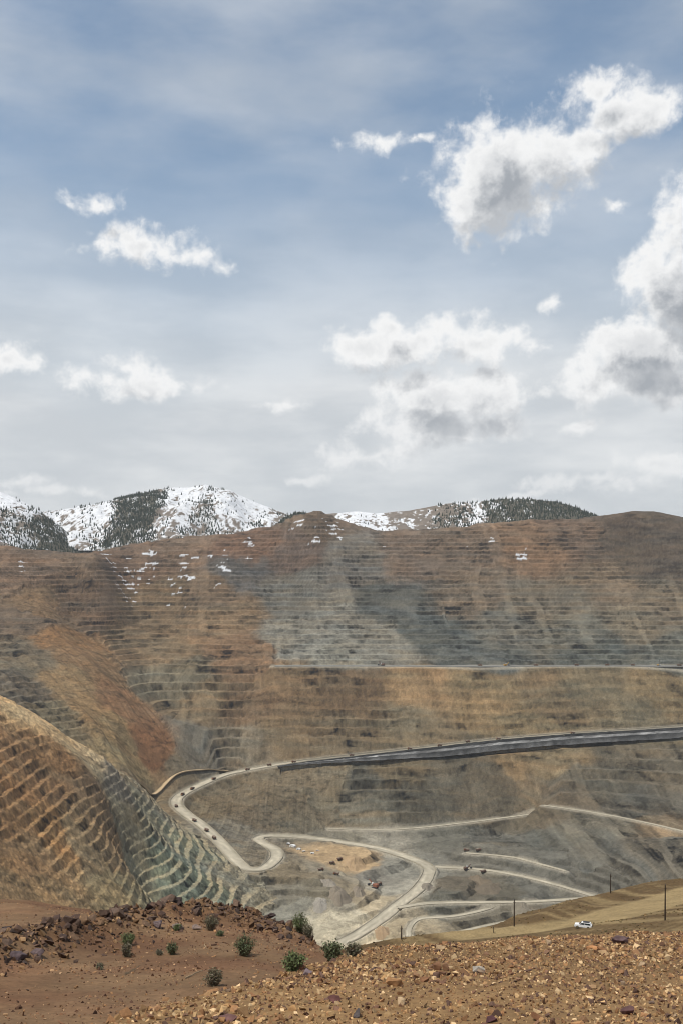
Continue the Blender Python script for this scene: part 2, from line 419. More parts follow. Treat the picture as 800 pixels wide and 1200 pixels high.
# zones: anchors carry rock colour (far wall: a cloud shadow painted in too), zone and how far the slope is cut into benches
AN = []
def an(zone, bench, rows):
    for px, py, Y, c in rows: AN.append((*at(px, py, Y), *lin(c), zone, bench))
FAR, LEFT, SLIDE, FLOOR, DUMP = range(5)
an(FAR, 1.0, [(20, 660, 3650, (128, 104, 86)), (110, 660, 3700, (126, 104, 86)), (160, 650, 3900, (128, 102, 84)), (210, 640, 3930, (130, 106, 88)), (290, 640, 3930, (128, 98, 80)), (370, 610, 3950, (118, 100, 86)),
    (30, 720, 3450, (116, 98, 82)), (100, 700, 3620, (118, 96, 78)), (180, 700, 3780, (130, 108, 82)), (180, 760, 3600, (134, 112, 84)), (250, 690, 3790, (122, 102, 82)), (260, 720, 3690, (142, 116, 86)),
    (290, 760, 3520, (136, 106, 78)), (230, 820, 3350, (132, 112, 84)), (290, 830, 3330, (124, 100, 74)), (230, 880, 3120, (118, 112, 102)), (280, 870, 3230, (128, 116, 98)), (200, 800, 3400, (124, 116, 98)),
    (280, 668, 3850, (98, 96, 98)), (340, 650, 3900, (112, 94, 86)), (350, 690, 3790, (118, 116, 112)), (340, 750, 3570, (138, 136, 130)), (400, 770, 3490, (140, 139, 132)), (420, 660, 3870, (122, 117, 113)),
    (400, 720, 3660, (136, 133, 126)), (460, 700, 3730, (94, 97, 97)), (500, 735, 3620, (92, 96, 96)), (560, 765, 3500, (98, 102, 102)), (700, 765, 3490, (100, 104, 102)), (780, 760, 3500, (106, 108, 104)),  # dark grey band: cloud shadow put into the rock colour, no cloud casts it
    (440, 750, 3560, (132, 131, 126)), (480, 650, 3890, (124, 106, 94)), (540, 640, 3910, (122, 104, 90)), (620, 640, 3900, (138, 108, 82)), (680, 630, 3920, (120, 98, 82)), 
    (560, 690, 3760, (122, 108, 94)), (640, 700, 3720, (122, 112, 98)), (720, 680, 3770, (126, 110, 92)), (780, 700, 3700, (120, 108, 92)), (600, 730, 3640, (112, 110, 104)), (660, 735, 3610, (112, 110, 102)), (740, 730, 3620, (124, 114, 98)),
    (350, 800, 3410, (128, 104, 74)), (420, 815, 3380, (116, 94, 68)), (490, 810, 3380, (146, 118, 80)), (560, 820, 3350, (140, 118, 82)), (640, 820, 3350, (126, 108, 80)), (700, 800, 3380, (120, 108, 84)), (780, 820, 3340, (132, 114, 82)),
    (400, 860, 3250, (122, 106, 82)), (480, 850, 3270, (124, 110, 86)), (620, 845, 3280, (134, 116, 84)), (760, 840, 3300, (118, 108, 86)),
    (460, 910, 3130, (122, 108, 84)), (480, 930, 3070, (96, 92, 82)), (530, 900, 3150, (102, 96, 84)), (600, 890, 3170, (142, 118, 82)), (640, 890, 3160, (138, 118, 86)), (700, 910, 3080, (104, 98, 86)), (770, 900, 3090, (108, 100, 86)),
    (790, 940, 2900, (104, 98, 88)), (740, 940, 2940, (102, 98, 90)), (650, 930, 3040, (108, 98, 84)), (420, 930, 3080, (102, 100, 92)), (330, 860, 3280, (124, 106, 80))])
an(FAR, 0.75, [(780, 990, 2560, (112, 106, 96)), (740, 1010, 2480, (116, 112, 104)), (700, 1000, 2560, (104, 102, 96)), (640, 985, 2760, (104, 104, 98)), (700, 970, 2800, (118, 114, 104)), (580, 980, 2830, (106, 104, 98)),
    (780, 965, 2760, (140, 120, 94))])
an(FAR, 0.15, [(560, 910, 3120, (104, 94, 78)), (580, 925, 3080, (108, 98, 82)), (640, 930, 3050, (122, 108, 86)), (770, 610, 3930, (96, 84, 74)), (735, 610, 3930, (96, 82, 72)), (745, 625, 3900, (94, 82, 72)), (795, 630, 3880, (92, 82, 74)), (715, 635, 3890, (96, 84, 74)), (780, 645, 3850, (96, 84, 74)), (740, 645, 3860, (100, 88, 76)), (820, 620, 3890, (94, 82, 74)), (380, 930, 3060, (126, 116, 96)), (420, 945, 3020, (122, 114, 98))])
an(SLIDE, 0.0, [(50, 705, 3520, (126, 104, 80)), (80, 740, 3350, (138, 106, 72)), (110, 770, 3260, (138, 110, 80)), (70, 790, 3080, (142, 118, 86)), (140, 820, 3120, (138, 106, 78)), (175, 865, 3040, (138, 100, 70)), (130, 850, 2960, (150, 126, 90)),
    (155, 880, 2920, (156, 138, 104)), (100, 830, 2950, (146, 118, 82)), (40, 770, 3100, (118, 108, 92)), (190, 893, 2985, (146, 124, 96)), (170, 905, 2890, (134, 118, 94)), (205, 890, 3030, (122, 112, 96))])
an(SLIDE, 0.5, [(10, 760, 3200, (112, 102, 88)), (20, 790, 2960, (106, 98, 88)), (80, 830, 2900, (120, 110, 90))])
an(LEFT, 1.0, [(0, 850, 1900, (132, 104, 74)), (0, 900, 1740, (128, 98, 66)), (40, 880, 1990, (124, 96, 66)), (0, 960, 1600, (126, 96, 64)), (60, 920, 1920, (118, 94, 68)), (60, 980, 1720, (140, 108, 70)), (100, 920, 2020, (116, 96, 74)),
    (120, 960, 1950, (122, 100, 74)), (125, 990, 1850, (122, 104, 80)), (130, 905, 2210, (112, 104, 94)),
    (160, 960, 2100, (116, 108, 90)), (180, 1000, 2030, (116, 114, 98)), (160, 1045, 1800, (118, 110, 88)), (220, 1000, 2160, (112, 118, 106)), (250, 1020, 2180, (110, 118, 108)), (200, 960, 2300, (112, 110, 96)), (230, 970, 2430, (114, 118, 106)),
    (200, 1045, 1950, (114, 116, 102)), (260, 1045, 2150, (112, 118, 108)), (290, 1050, 2290, (116, 114, 104)), (190, 935, 2550, (118, 112, 98)), (160, 920, 2600, (122, 114, 98))])
an(LEFT, 0.28, [(120, 1030, 1740, (128, 114, 86)), (60, 1030, 1560, (136, 112, 80)), (0, 1030, 1450, (128, 104, 74)), (30, 1000, 1570, (132, 106, 76)), (100, 1000, 1757, (128, 110, 84)), (-20, 818, 1985, (168, 138, 100)), (0, 830, 1995, (172, 142, 104)), (15, 838, 2020, (172, 144, 106)), (30, 846, 2045, (170, 144, 108)), (45, 853, 2085, (170, 146, 112)), (60, 859, 2115, (168, 146, 112)), (75, 867, 2145, (166, 144, 112)), (90, 876, 2165, (164, 144, 114)), (110, 889, 2185, (156, 138, 110))])
an(DUMP, 0.0, [(300, 930, 3020, (124, 110, 88)), (260, 930, 3010, (120, 106, 84)), (340, 940, 3000, (118, 106, 86)), (370, 920, 3080, (124, 112, 92)), (310, 960, 2940, (116, 104, 86)), (350, 965, 2930, (112, 104, 88)), (390, 955, 2990, (122, 112, 94)),
    (240, 945, 2900, (122, 108, 84)), (290, 985, 2760, (136, 128, 116)), (275, 970, 2800, (132, 126, 114)), (300, 1000, 2600, (130, 122, 108))])
an(FLOOR, 0.0, [(400, 1000, 2660, (176, 148, 110)), (420, 1010, 2600, (172, 144, 106)), (400, 1025, 2520, (140, 132, 118)), (440, 1020, 2560, (122, 120, 116)), (470, 1015, 2620, (128, 128, 124)), (470, 1035, 2480, (150, 148, 142)), (430, 1060, 2350, (176, 162, 138)),
    (400, 1075, 2260, (186, 178, 160)), (430, 1085, 2240, (190, 178, 154)), (460, 1085, 2250, (156, 142, 118)), (380, 1055, 2300, (146, 140, 128)), (410, 1050, 2380, (140, 128, 108)), (350, 1060, 2280, (132, 132, 126)), (480, 1070, 2310, (150, 140, 122)),
    (540, 1035, 2480, (112, 104, 92)), (590, 1040, 2450, (108, 104, 94)), (640, 1045, 2430, (118, 118, 114)), (520, 1065, 2340, (104, 104, 98)), (560, 1075, 2290, (122, 116, 104)), (600, 1070, 2320, (126, 120, 108)), (540, 1088, 2220, (136, 126, 108)),
    (440, 980, 2870, (136, 133, 126)), (400, 978, 2890, (120, 116, 106)), (520, 980, 2860, (116, 116, 110)), (560, 1005, 2660, (120, 118, 112)), (640, 1020, 2560, (116, 116, 112)), (680, 1040, 2450, (124, 122, 116)), (650, 1070, 2330, (126, 118, 106)),
    (0, 1100, 1900, (120, 110, 95)), (600, 1100, 1700, (120, 110, 95)), (400, 1150, 1300, (120, 110, 95)), (900, 1100, 1600, (115, 105, 92)), (720, 1025, 2480, (112, 110, 104))])
an(FLOOR, 0.8, [(345, 1025, 2430, (122, 110, 90)), (360, 1045, 2340, (118, 112, 98)), (335, 1045, 2330, (118, 114, 104))])
AN = np.array(AN)
wx = Xg + 70 * fbm(Xg / 130, Yg / 130, 5, 11, 0.62); wy = Yg + 60 * fbm(Xg / 130, Yg / 130, 5, 23, 0.62); wz = H0 + 45 * fbm(Xg / 110, H0 / 50 + Yg / 300, 5, 31, 0.62)
sw = np.zeros(Xg.shape, np.float32); colr = np.zeros(Xg.shape + (3,), np.float32); ben = np.zeros(Xg.shape, np.float32); zw = np.zeros((5,) + Xg.shape, np.float32)
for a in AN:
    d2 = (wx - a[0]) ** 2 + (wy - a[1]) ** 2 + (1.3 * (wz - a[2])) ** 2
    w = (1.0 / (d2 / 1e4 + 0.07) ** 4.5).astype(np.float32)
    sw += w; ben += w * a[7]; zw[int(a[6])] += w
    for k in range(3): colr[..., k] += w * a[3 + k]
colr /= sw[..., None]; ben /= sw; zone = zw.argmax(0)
wsl = smooth(0.25, 0.9, zw[SLIDE] / sw)
del zw

# benches: the smooth slope stepped at a regular rise, with slumped stretches
def stepped(h, rise, flat):
    p = h / rise; n = np.floor(p); q = p - n
    flat = np.clip(flat + 0.20 * fbm(Xg / 75, n * 5.37 + Yg / 900, 3, 43) + np.where(zone == FAR, 0.26 * fbm(Xg / 150, H0 / 45, 3, 44), 0) + np.where(zone == LEFT, 0.24, 0.10) * fbm(Xg / 15, Yg / 15, 2, 45), 0.08, 0.85)
    s = np.where(q < flat, 0.07 * q / flat, 0.07 + 0.93 * (q - flat) / (1 - flat))
    return (n + s) * rise, n, q - flat
hz = H0 + 8 * fbm(Xg / 210, Yg / 210, 3, 5) + 1.6 * fbm(Xg / 45, Yg / 45, 3, 6)
RISE = 16.5
Hs, lev, q = stepped(hz, RISE, 0.44)
low = (zone == FAR) & (hz < zb - 3) & (Yg > 2900)          # the lower far wall is cut in taller benches
Hs2, lev2, q2 = stepped(hz - zb, 27.0, 0.40)
Hs = np.where(low, Hs2 + zb, Hs); lev = np.where(low, lev2 - 400, lev); q = np.where(low, q2, q)
flo = zone == FLOOR                                          # wide flats with low scarps on the floor
Hs3, lev3, q3 = stepped(hz + 4 * fbm(Xg / 90, Yg / 90, 3, 47), 13.0, 0.72)
Hs = np.where(flo, Hs3, Hs); lev = np.where(flo, -900, lev); q = np.where(flo, q3, q)
slump = smooth(0.12, 0.45, fbm(Xg / 90, Yg / 90, 4, 41)) * np.where(zone == FAR, 0.8, np.where(zone == LEFT, 0.8, 0))
# chutes of fallen rubble that bury the benches from crest to foot
chute = smooth(0.24, 0.42, fbm(Xg / 48 + 0.12 * H0 / 48 + 0.5 * fbm(Xg / 60, H0 / 60, 3, 49), H0 / 420 + 3.1, 3, 46)) * smooth(-0.2, 0.15, fbm(Xg / 300, H0 / 150, 2, 48)) * (zone == FAR)
bs = np.clip(smooth(0.1, 0.6, ben) - slump - 0.8 * chute, 0, 1)
bs = np.where(zone == FLOOR, np.maximum(bs, smooth(-20, 60, Xg) * 0.95), bs)
rough = np.where(zone == FAR, 2.2, 4.2) * fbm(Xg / 12, Yg / 12, 3, 51) + 4.5 * fbm(Xg / 50, Yg / 50, 3, 52)
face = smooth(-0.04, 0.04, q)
gully = wsl * -9 + wsl * 15 * (np.abs(fbm((Xg * 0.69 + Yg * 0.72) / 55, (Xg * 0.72 - Yg * 0.69) / 700, 4, 61)) - 0.3)
gully += (zone == FLOOR) * 5 * np.maximum(fbm(Xg / 38, Yg / 38, 3, 63) - 0.12, 0) * 2
gully += (zone == DUMP) * 3 * fbm(Xg / 9, Yg / 200, 3, 62)
H = H0 * (1 - bs) + Hs * bs + rough * (0.35 + 0.65 * face * bs) * np.where(zone == FLOOR, 0.5, 1.0) + gully + (zone == LEFT) * 2.6 * fbm(Xg / 6, Yg / 6, 2, 54)
# roads cut into or banked out of the slope
DRAPED = ('spur_track',)
bx0 = 0
roadmask = np.zeros(Xg.shape)
for nm, (P, hw) in sorted(ROADS.items(), key=lambda r: r[1][1]):
    if nm in DRAPED: continue
    lo, hi = P.min(0) - 260, P.max(0) + 260
    m = (Xg > lo[0]) & (Xg < hi[0]) & (Yg > lo[1]) & (Yg < hi[1])
    x, y = Xg[m], Yg[m]
    d, z, sd, run = poly_dist(x, y, P[::2] if len(P) > 60 else P)
    e = np.maximum(d - hw - 3, 0)
    h = H[m]
    lim = e * (1.15 if hw > 10 else 0.9)
    up = lim
    if nm == 'haul_road':
        k = smooth(3080, 2860, y) * smooth(-200, -280, x) * smooth(-690, -680, z)
        up = lim * (1 - k) + k * (0.08 * np.minimum(e, 60) + np.maximum(e - 50, 0) * 1.6)
    if nm == 'haul_road':
        near_side = (y < z * 0 + np.interp(x, P[:200, 0][::-1], P[:200, 1][::-1])) & (x > -190) & (z > -620) & (y > 3000)
        h = np.where(near_side & (d < 90), np.minimum(h, z - (2.5 + 34 * smooth(14, 40, d)) * np.clip((x + 190) / 500, 0, 1) ** 1.15), h)
    dn = np.where(near_side, np.maximum(40.0, lim), lim) if nm == 'haul_road' else lim
    h2 = np.where(e > 0, np.clip(h, z - dn, z + up), z - 0.9)
    H[m] = h2
    roadmask[m] = np.maximum(roadmask[m], 1 - smooth(0, 6, e))
# rock colour: paler rubble lies on the flats, faces show streaks and beds
streak = fbm(Xg / 11 + 0.2 * Yg / 11, H0 / 60, 3, 71)
beds = fbm(Xg / 260, H0 / 9, 3, 73)
patch = fbm(Xg / 70, (Yg + H0) / 70, 4, 75)
fine = fbm(Xg / 5.5, Yg / 5.5, 2, 85)
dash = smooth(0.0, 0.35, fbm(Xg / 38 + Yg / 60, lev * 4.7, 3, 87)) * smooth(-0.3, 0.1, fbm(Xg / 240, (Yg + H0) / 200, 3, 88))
isfar = zone == FAR
lo_w = isfar & (H0 < zb)
talus = np.where(isfar, smooth(0.06, 0.20, fbm(Xg / 46 + 0.3 * H0 / 46, H0 / np.where(lo_w, 34, 11), 4, 95, 0.6)), smooth(0.02, 0.16, fbm(Xg / 24, (Yg + 1.4 * H0) / 34, 4, 95, 0.6)))
dark = np.where(isfar, smooth(0.06, 0.18, fbm(Xg / 60, H0 / 8, 4, 97, 0.55)) * smooth(-0.15, 0.2, fbm(Xg / 200, H0 / 70, 3, 99)), smooth(0.10, 0.26, fbm(Xg / 17, (Yg + 1.8 * H0) / 14, 4, 97, 0.6)))
vstreak = lo_w * fbm(Xg / 7 + 0.15 * H0 / 7, H0 / 90, 3, 98)
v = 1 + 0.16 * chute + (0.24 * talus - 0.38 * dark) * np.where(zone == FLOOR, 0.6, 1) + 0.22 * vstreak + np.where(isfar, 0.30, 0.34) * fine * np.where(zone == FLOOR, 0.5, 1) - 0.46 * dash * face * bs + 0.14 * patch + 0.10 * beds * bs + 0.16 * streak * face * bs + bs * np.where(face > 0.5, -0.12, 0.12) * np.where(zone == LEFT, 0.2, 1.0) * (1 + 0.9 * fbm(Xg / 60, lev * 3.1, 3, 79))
teal = np.clip((colr[..., 1] - colr[..., 0]) * 40, 0, 1) * bs * (face > 0.5)
colr = colr * v[..., None]
colr = colr * (1 - teal[..., None] * np.array([0.10, 0.02, 0.03]))
tanb = (np.clip((colr[..., 1] - colr[..., 0] * 0.9) * 60, 0, 1) * bs * (face < 0.5) * (zone == LEFT))[..., None] * 0.34
colr = colr * (1 - tanb) + lin((172, 156, 128)) * tanb
warm = (np.where(isfar, 1.3 * fbm(Xg / 110, H0 / 13, 4, 77), fbm(Xg / 55, (Yg + H0) / 40, 4, 77)) * (zone != FLOOR))[..., None]
colr = colr * (1 + warm * np.array([0.17, 0.04, -0.12]))
lum = colr @ np.array([0.3, 0.5, 0.2])
colr = lum[..., None] + (colr - lum[..., None]) * (0.70 + 0.12 * wsl + 0.12 * (zone == LEFT))[..., None]
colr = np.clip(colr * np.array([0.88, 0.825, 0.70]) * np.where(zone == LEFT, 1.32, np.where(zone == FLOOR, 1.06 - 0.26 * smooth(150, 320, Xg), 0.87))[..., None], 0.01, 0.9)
road_col = lin((196, 186, 166)) * 1.1
rm = roadmask[..., None] * 0.55
colr = colr * (1 - rm) + road_col * rm * 0.7
# snow left on the highest berms
sp = np.zeros(Xg.shape)
for px, py, Y, r in ((128, 645, 3880, 60), (150, 655, 3830, 60), (175, 645, 3900, 50), (215, 655, 3870, 70), (260, 650, 3880, 60), (290, 637, 3930, 40), (350, 615, 3945, 40), (390, 612, 3945, 40), (370, 635, 3900, 30), (612, 638, 3900, 25), (606, 650, 3880, 22),
                     (450, 632, 3920, 30), (575, 632, 3930, 18), (545, 628, 3930, 12), (25, 648, 3690, 25)):
    p = at(px, py, Y); sp = np.maximum(sp, 1 - np.sqrt((Xg - p[0]) ** 2 + 0.5 * (Yg - p[1]) ** 2) / (r * 1.35))
snow = ((fbm(Xg / 44, Yg / 9, 4, 81) + 0.75 * sp) > 0.71) & (sp > 0) & ((q < 0.06) | (fbm(Xg / 30, Yg / 30, 2, 83) > 0.45))
colr[snow] = (0.62, 0.63, 0.65)

def h_pit(x, y):
    u = x / y
    r = np.clip(np.interp(y, ys, np.arange(NR)), 0, NR - 1.001); c = np.clip(np.interp(u, us, np.arange(NC)), 0, NC - 1.001)
    i, j = int(r), int(c); a_, b_ = r - i, c - j
    return float(H[i, j] * (1 - a_) * (1 - b_) + H[i + 1, j] * a_ * (1 - b_) + H[i, j + 1] * (1 - a_) * b_ + H[i + 1, j + 1] * a_ * b_)
for nm in DRAPED:
    P, hw = ROADS[nm]
    zz_ = np.array([max(h_pit(p[0], p[1]), h_pit(p[0] + 5, p[1]), h_pit(p[0] - 5, p[1]), h_pit(p[0], p[1] - 6)) for p in P]) + 0.6
    zz_ = np.convolve(np.pad(zz_, 3, 'edge'), np.ones(7) / 7, 'valid')
    ROADS[nm] = (np.column_stack([P[:, :2], zz_]), hw)
V = np.stack([Xg, Yg, H], -1).reshape(-1, 3)
FC = grid_faces(NR, NC)
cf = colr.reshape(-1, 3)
fz = zone.reshape(-1)[FC[:, 0]]
fl = lev.reshape(-1)[FC[:, 0]].astype(int)
names = {FAR: ('pit_far_wall', 'far wall of the open pit, cut in dozens of level benches'), LEFT: ('pit_left_wall', 'near left pit wall with rust and teal benches curving down'),
         SLIDE: ('landslide_scar', 'smooth orange landslide running down the left of the pit'), FLOOR: ('pit_floor', 'pale worked floor at the bottom of the pit'), DUMP: ('dump_slope', 'tan concave dump slope below the haul road')}
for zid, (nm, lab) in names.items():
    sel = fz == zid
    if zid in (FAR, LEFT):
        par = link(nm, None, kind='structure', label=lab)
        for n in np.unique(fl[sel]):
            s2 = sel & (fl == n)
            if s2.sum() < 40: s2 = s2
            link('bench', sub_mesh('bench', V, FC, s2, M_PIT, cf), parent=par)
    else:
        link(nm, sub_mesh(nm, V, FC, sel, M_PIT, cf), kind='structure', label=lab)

def ribbon(name, P, half, mat, col, thick=0.6, lift=0.0, kind='structure', label=None, parent=None, berm=2.2):
    P = np.asarray(P); n = len(P)
    T = np.gradient(P[:, :2], axis=0); T /= np.linalg.norm(T, axis=1)[:, None] + 1e-9
    Nn = np.stack([-T[:, 1], T[:, 0]], 1)
    prof = [(-1.0, -thick - 1.5), (-1.0, lift + 0.3), (-0.94, lift + berm), (-0.86, lift + 0.1), (-0.4, lift), (0.0, lift + 0.1), (0.4, lift), (0.86, lift + 0.1), (0.94, lift + berm), (1.0, lift + 0.3), (1.0, -thick - 1.5)]
    k = len(prof)
    Vv = np.zeros((n, k, 3))
    jit = rng.normal(0, 0.25, (n, k)) * (1 if berm else 0)
    for j, (s, h) in enumerate(prof):
        wv_ = 1 + 0.10 * fbm(np.arange(n) / 4.0, np.zeros(n) + 7 * np.sign(s), 3, 96)
        Vv[:, j, :2] = P[:, :2] + Nn * (s * half * wv_)[:, None]
        Vv[:, j, 2] = P[:, 2] + h + (jit[:, j] if h > 1 else 0)
    c = np.array(col)[None, None] * (1 + 0.08 * rng.normal(0, 1, (n, k, 1)))
    run = np.arange(n)[:, None, None]
    lat = np.array([p_[0] for p_ in prof])[None, :, None]
    c = c * (1 + 0.30 * fbm(np.arange(n)[:, None] / 5.0 + 0 * lat[..., 0], lat[..., 0] * 3 + 0 * np.arange(n)[:, None], 3, 91)[..., None])
    c = c * np.where(np.abs(lat) > 0.84, 0.78, np.where(np.abs(np.abs(lat) - 0.4) < 0.1, 1.08, 1.0))
    if name == 'haul_road':
        wet = smooth(-230, -60, P[:, 0])[:, None, None] * (P[:, 1] > 3050)[:, None, None]
        c = c * (1 - 0.45 * wet)
    return link(name, new_mesh(name, Vv.reshape(-1, 3), grid_faces(n, k), mat, c.reshape(-1, 3)), kind=kind, label=label, parent=parent)

RL = {'bench_road': 'level grey road along the foot of the upper far wall', 'haul_road': 'main haul road curving down the pit through two hairpin bends', 'spur_track': 'tan spur track between landslide foot and haul road',
      'floor_road': 'pale road across the right of the pit floor', 'terrace_track': 'pale track below the terraces right of the floor', 'upper_terrace_track': 'pale track on the upper terrace right of the floor',
      'foot_track': 'thin track along the foot of the far wall', 'wall_track': 'thin track slanting down the right pit wall', 'sump_track': 'curved track around the sump at the pit bottom', 'drift_track': 'short track at the lower edge of the pit floor'}
for nm, (P, hw) in ROADS.items():
    c = lin((172, 163, 144))
    if nm in DRAPED: c = lin((176, 154, 122))
    if nm == 'bench_road': c = lin((148, 146, 140))
    ribbon(nm, P, hw, M_ROAD, c, label=RL[nm], berm=2.2 if hw > 10 else 1.0)
# black fill bank on the outer side of the straight haul road, with a grey ledge below it
P = ROADS['haul_road'][0]; P = P[(P[:, 1] > 3140) & (P[:, 0] > -215)]
T = np.gradient(P[:, :2], axis=0); T /= np.linalg.norm(T, axis=1)[:, None]
Nn = np.stack([-T[:, 1], T[:, 0]], 1); Nn[Nn[:, 1] > 0] *= -1
tap = 0.72 * np.clip((P[:, 0] + 215) / 520, 0.0, 1) ** 1.15 + 0.02 * np.clip(1.15 - 0.3 * P[:, 0] / 1000, 0.5, 1)
prof = [(15.2, 0.9, .06), (17.2, 3.0, .045), (18.2, 2.4, .035), (21, -1.5, .03), (25, -6.5, .035), (25.6, -7.2, .16), (29, -11, .21), (33, -15.5, .20), (33.6, -16.0, .05), (37, -20, .05), (48, -36, .10)]
Vv = np.zeros((len(P), len(prof), 3)); cc = np.zeros_like(Vv)
for j, (s_, h_, c_) in enumerate(prof):
    Vv[:, j, :2] = P[:, :2] + Nn * (17 + (s_ - 17) * (0.4 + 0.6 * tap))[:, None]
    rn = np.arange(len(P)) * 12.0
    Vv[:, j, 2] = P[:, 2] + h_ * tap + rng.normal(0, 0.5, len(P)) + 1.3 * fbm(rn / 70, rn * 0 + j * 0.6, 3, 93) * (j > 2)
    Vv[:, j, 1] += 1.6 * fbm(rn / 30, rn * 0 + j, 3, 94) * (j > 2)
    cc[:, j] = np.array([1.0, 0.98, 0.95]) * (c_ * (1 + 0.9 * fbm(rn / 34, rn * 0 + j * 0.35, 4, 92)) * (1 + 0.2 * rng.normal(0, 1, len(P))))[:, None].clip(0.01, 1)
link('road_embankment', new_mesh('road_embankment', Vv.reshape(-1, 3), grid_faces(len(P), len(prof)), M_PIT, cc.reshape(-1, 3)), kind='structure', label='black fill bank with grey ledge below the straight haul road')
#PIT_END

# ------------------------------------------------------------------ the near hillside and the terrace with the road
def zA(x, y): return -1.7 - 0.28 * y + 0.12 * fbm(x / 2.5, y / 2.5, 3, 101) - 0.02 * np.minimum(np.abs(x - 2), 20)
def zB(x, y): return -4.2 - 0.25 * y + 0.25 * fbm(x / 6, y / 6, 4, 103) + 0.05 * fbm(x / 0.8, y / 0.8, 2, 104)
EDGE_A = [(-6, -40), (-5.2, 0), (-4, 5), (-2.6, 10.3), (-0.8, 15.5), (0.5, 19.2), (3.8, 22.0), (8.7, 25.4), (15, 29), (60, 48)]
EDGE_B = [(-300, 120), (-60, 80), (-23, 67), (-18, 62.6), (-10.4, 53), (-2.85, 47.5), (-0.7, 41.5), (0.64, 38.0), (1.2, 35.5), (1.8, 30), (2.5, 24), (2.5, 15)]
EDGE_T = [(-60, 250), (11, 318), (31, 330), (57, 350), (83, 390), (121, 430), (157, 460), (260, 520), (700, 650)]
TP = [(800, 1033, 460), (730, 1042, 430), (650, 1060, 390), (590, 1080, 350), (510, 1095, 330), (440, 1105, 320), (683, 1084, 310), (779, 1081, 280), (602, 1092, 332), (715, 1056, 385), (800, 1060, 340), (720, 1075, 325)]
TPw = np.array([at(*p) for p in TP] + [(100, 150, -62), (30, 150, -70), (200, 150, -50), (200, 280, -80), (0, 250, -100), (400, 560, -140), (400, 300, -70)])
terr = RBF(TPw[:, :2], TPw[:, 2], 15.0)
RIDGE = [(-16, 20), (-12.5, 26), (-11.5, 29.2), (-11.2, 32.6), (-10.5, 36), (-9.5, 39.8), (-8.2, 43.3), (-6.6, 45.3), (-4.8, 46.6), (-3.1, 45.3), (-2.0, 42.4)]
RIDGE_H = [1.0, 1.0, 1.0, .95, .85, .8, .85, 1.15, 1.25, .8, .2]
def near_height(x, y):
    dA, _, sA, _ = poly_dist(x, y, EDGE_A)
    sa = dA * sA                                  # positive = left/beyond the gravel bank
    dB, _, sB, _ = poly_dist(x, y, EDGE_B)
    sb = dB * sB                                  # positive = beyond the dirt shelf
    sa = sa + 0.35 * fbm(x / 1.3, y / 1.3, 3, 111)
    a = zA(x, y); b = zB(x, y)
    bank = a - 0.75 * np.maximum(sa, 0)
    sb2 = sb + 1.2 * fbm(x / 5, y / 5, 3, 113)
    shelf = b - 0.85 * np.maximum(sb2, 0) - 0.12 * smooth(-6, 0, sb2) * np.maximum(sb2 + 6, 0)
    z = np.where(sa < 0, a, np.maximum(bank, shelf))
    dG, hG, _, _ = poly_dist(x, y, [(*p, h) for p, h in zip(RIDGE, RIDGE_H)])
    z = np.where((y < 60) & (sa > 0), z + hG * 0.8 * np.exp(-(dG / 1.25) ** 2) * (1 + 0.5 * fbm(x / 1.1, y / 1.1, 3, 115)), z)
    dT, _, sT, _ = poly_dist(x, y, EDGE_T)
    st = dT * sT + 4 * fbm(x / 25, y / 25, 3, 117)
    t = terr(x, y) + 0.8 * fbm(x / 20, y / 20, 3, 119) - 0.9 * np.maximum(st, 0) + 2.2 * np.exp(-((st + 14) / 6) ** 2)
    z = np.where(y > 60, np.maximum(z, t), z)
    far = np.maximum(y - 20, 0)
    z = np.maximum(z, -1.15 * far - 60) if False else z
    return z, sa, sb, st
def fan(ymin, rows, us):
    Y = np.repeat(rows[:, None], len(us), 1)
    return us[None] * (Y + 6.0), Y
rows = np.concatenate([np.linspace(-12, 8, 30, endpoint=False), np.linspace(8, 30, 180, endpoint=False), np.linspace(30, 75, 190, endpoint=False), np.linspace(75, 250, 40, endpoint=False), np.linspace(250, 520, 130, endpoint=False), np.linspace(520, 1100, 30)])
usn = np.concatenate([np.linspace(-1.3, -0.4, 30, endpoint=False), np.linspace(-0.4, 0.4, 320), np.linspace(0.4, 1.3, 31)[1:]])
Xn, Yn = fan(-12, rows, usn)
Zn, sa, sb, st = near_height(Xn, Yn)
Zn = np.maximum(Zn, -1000)
c_dirt = lin((118, 96, 78)); c_grav = lin((140, 114, 86)); c_red = lin((108, 82, 66)); c_terr = lin((134, 118, 92)); c_bank = lin((94, 78, 58))
n1 = fbm(Xn / 4, Yn / 4, 4, 121)[..., None]; n2 = fbm(Xn / 9, Yn / 3, 4, 123)[..., None]
cn = np.where((sa < 0)[..., None], c_grav * 0.8, c_dirt * (1 - smooth(-.2, .4, n1)) + c_red * smooth(-.2, .4, n1)) * (1 + 0.34 * n2) * (1 + 0.16 * fbm(Xn / 0.9, Yn / 0.9, 3, 127)[..., None])
tn = smooth(-0.25, 0.25, fbm((Xn - Yn) / 70, (Xn + Yn) / 10, 5, 125, 0.65) - 0.1)[..., None]
roadT = [at(*p) for p in ((560, 1099, 318), (640, 1092, 318), (700, 1082, 328), (760, 1066, 350), (830, 1047, 390), (1000, 1010, 450))]
dR, zR, _, _ = poly_dist(Xn, Yn, roadT)
ct = c_bank * (1 - tn) + c_terr * tn
rr = (1 - smooth(12, 17, dR))[..., None]
ct = ct * (1 - rr) + lin((146, 130, 102)) * rr
cn = np.where((Yn > 75)[..., None], ct, cn) * np.array([1.02, 0.95, 0.78])
Vn = np.stack([Xn, Yn, Zn], -1).reshape(-1, 3)
FN = grid_faces(len(rows), len(usn)); cnf = cn.reshape(-1, 3)
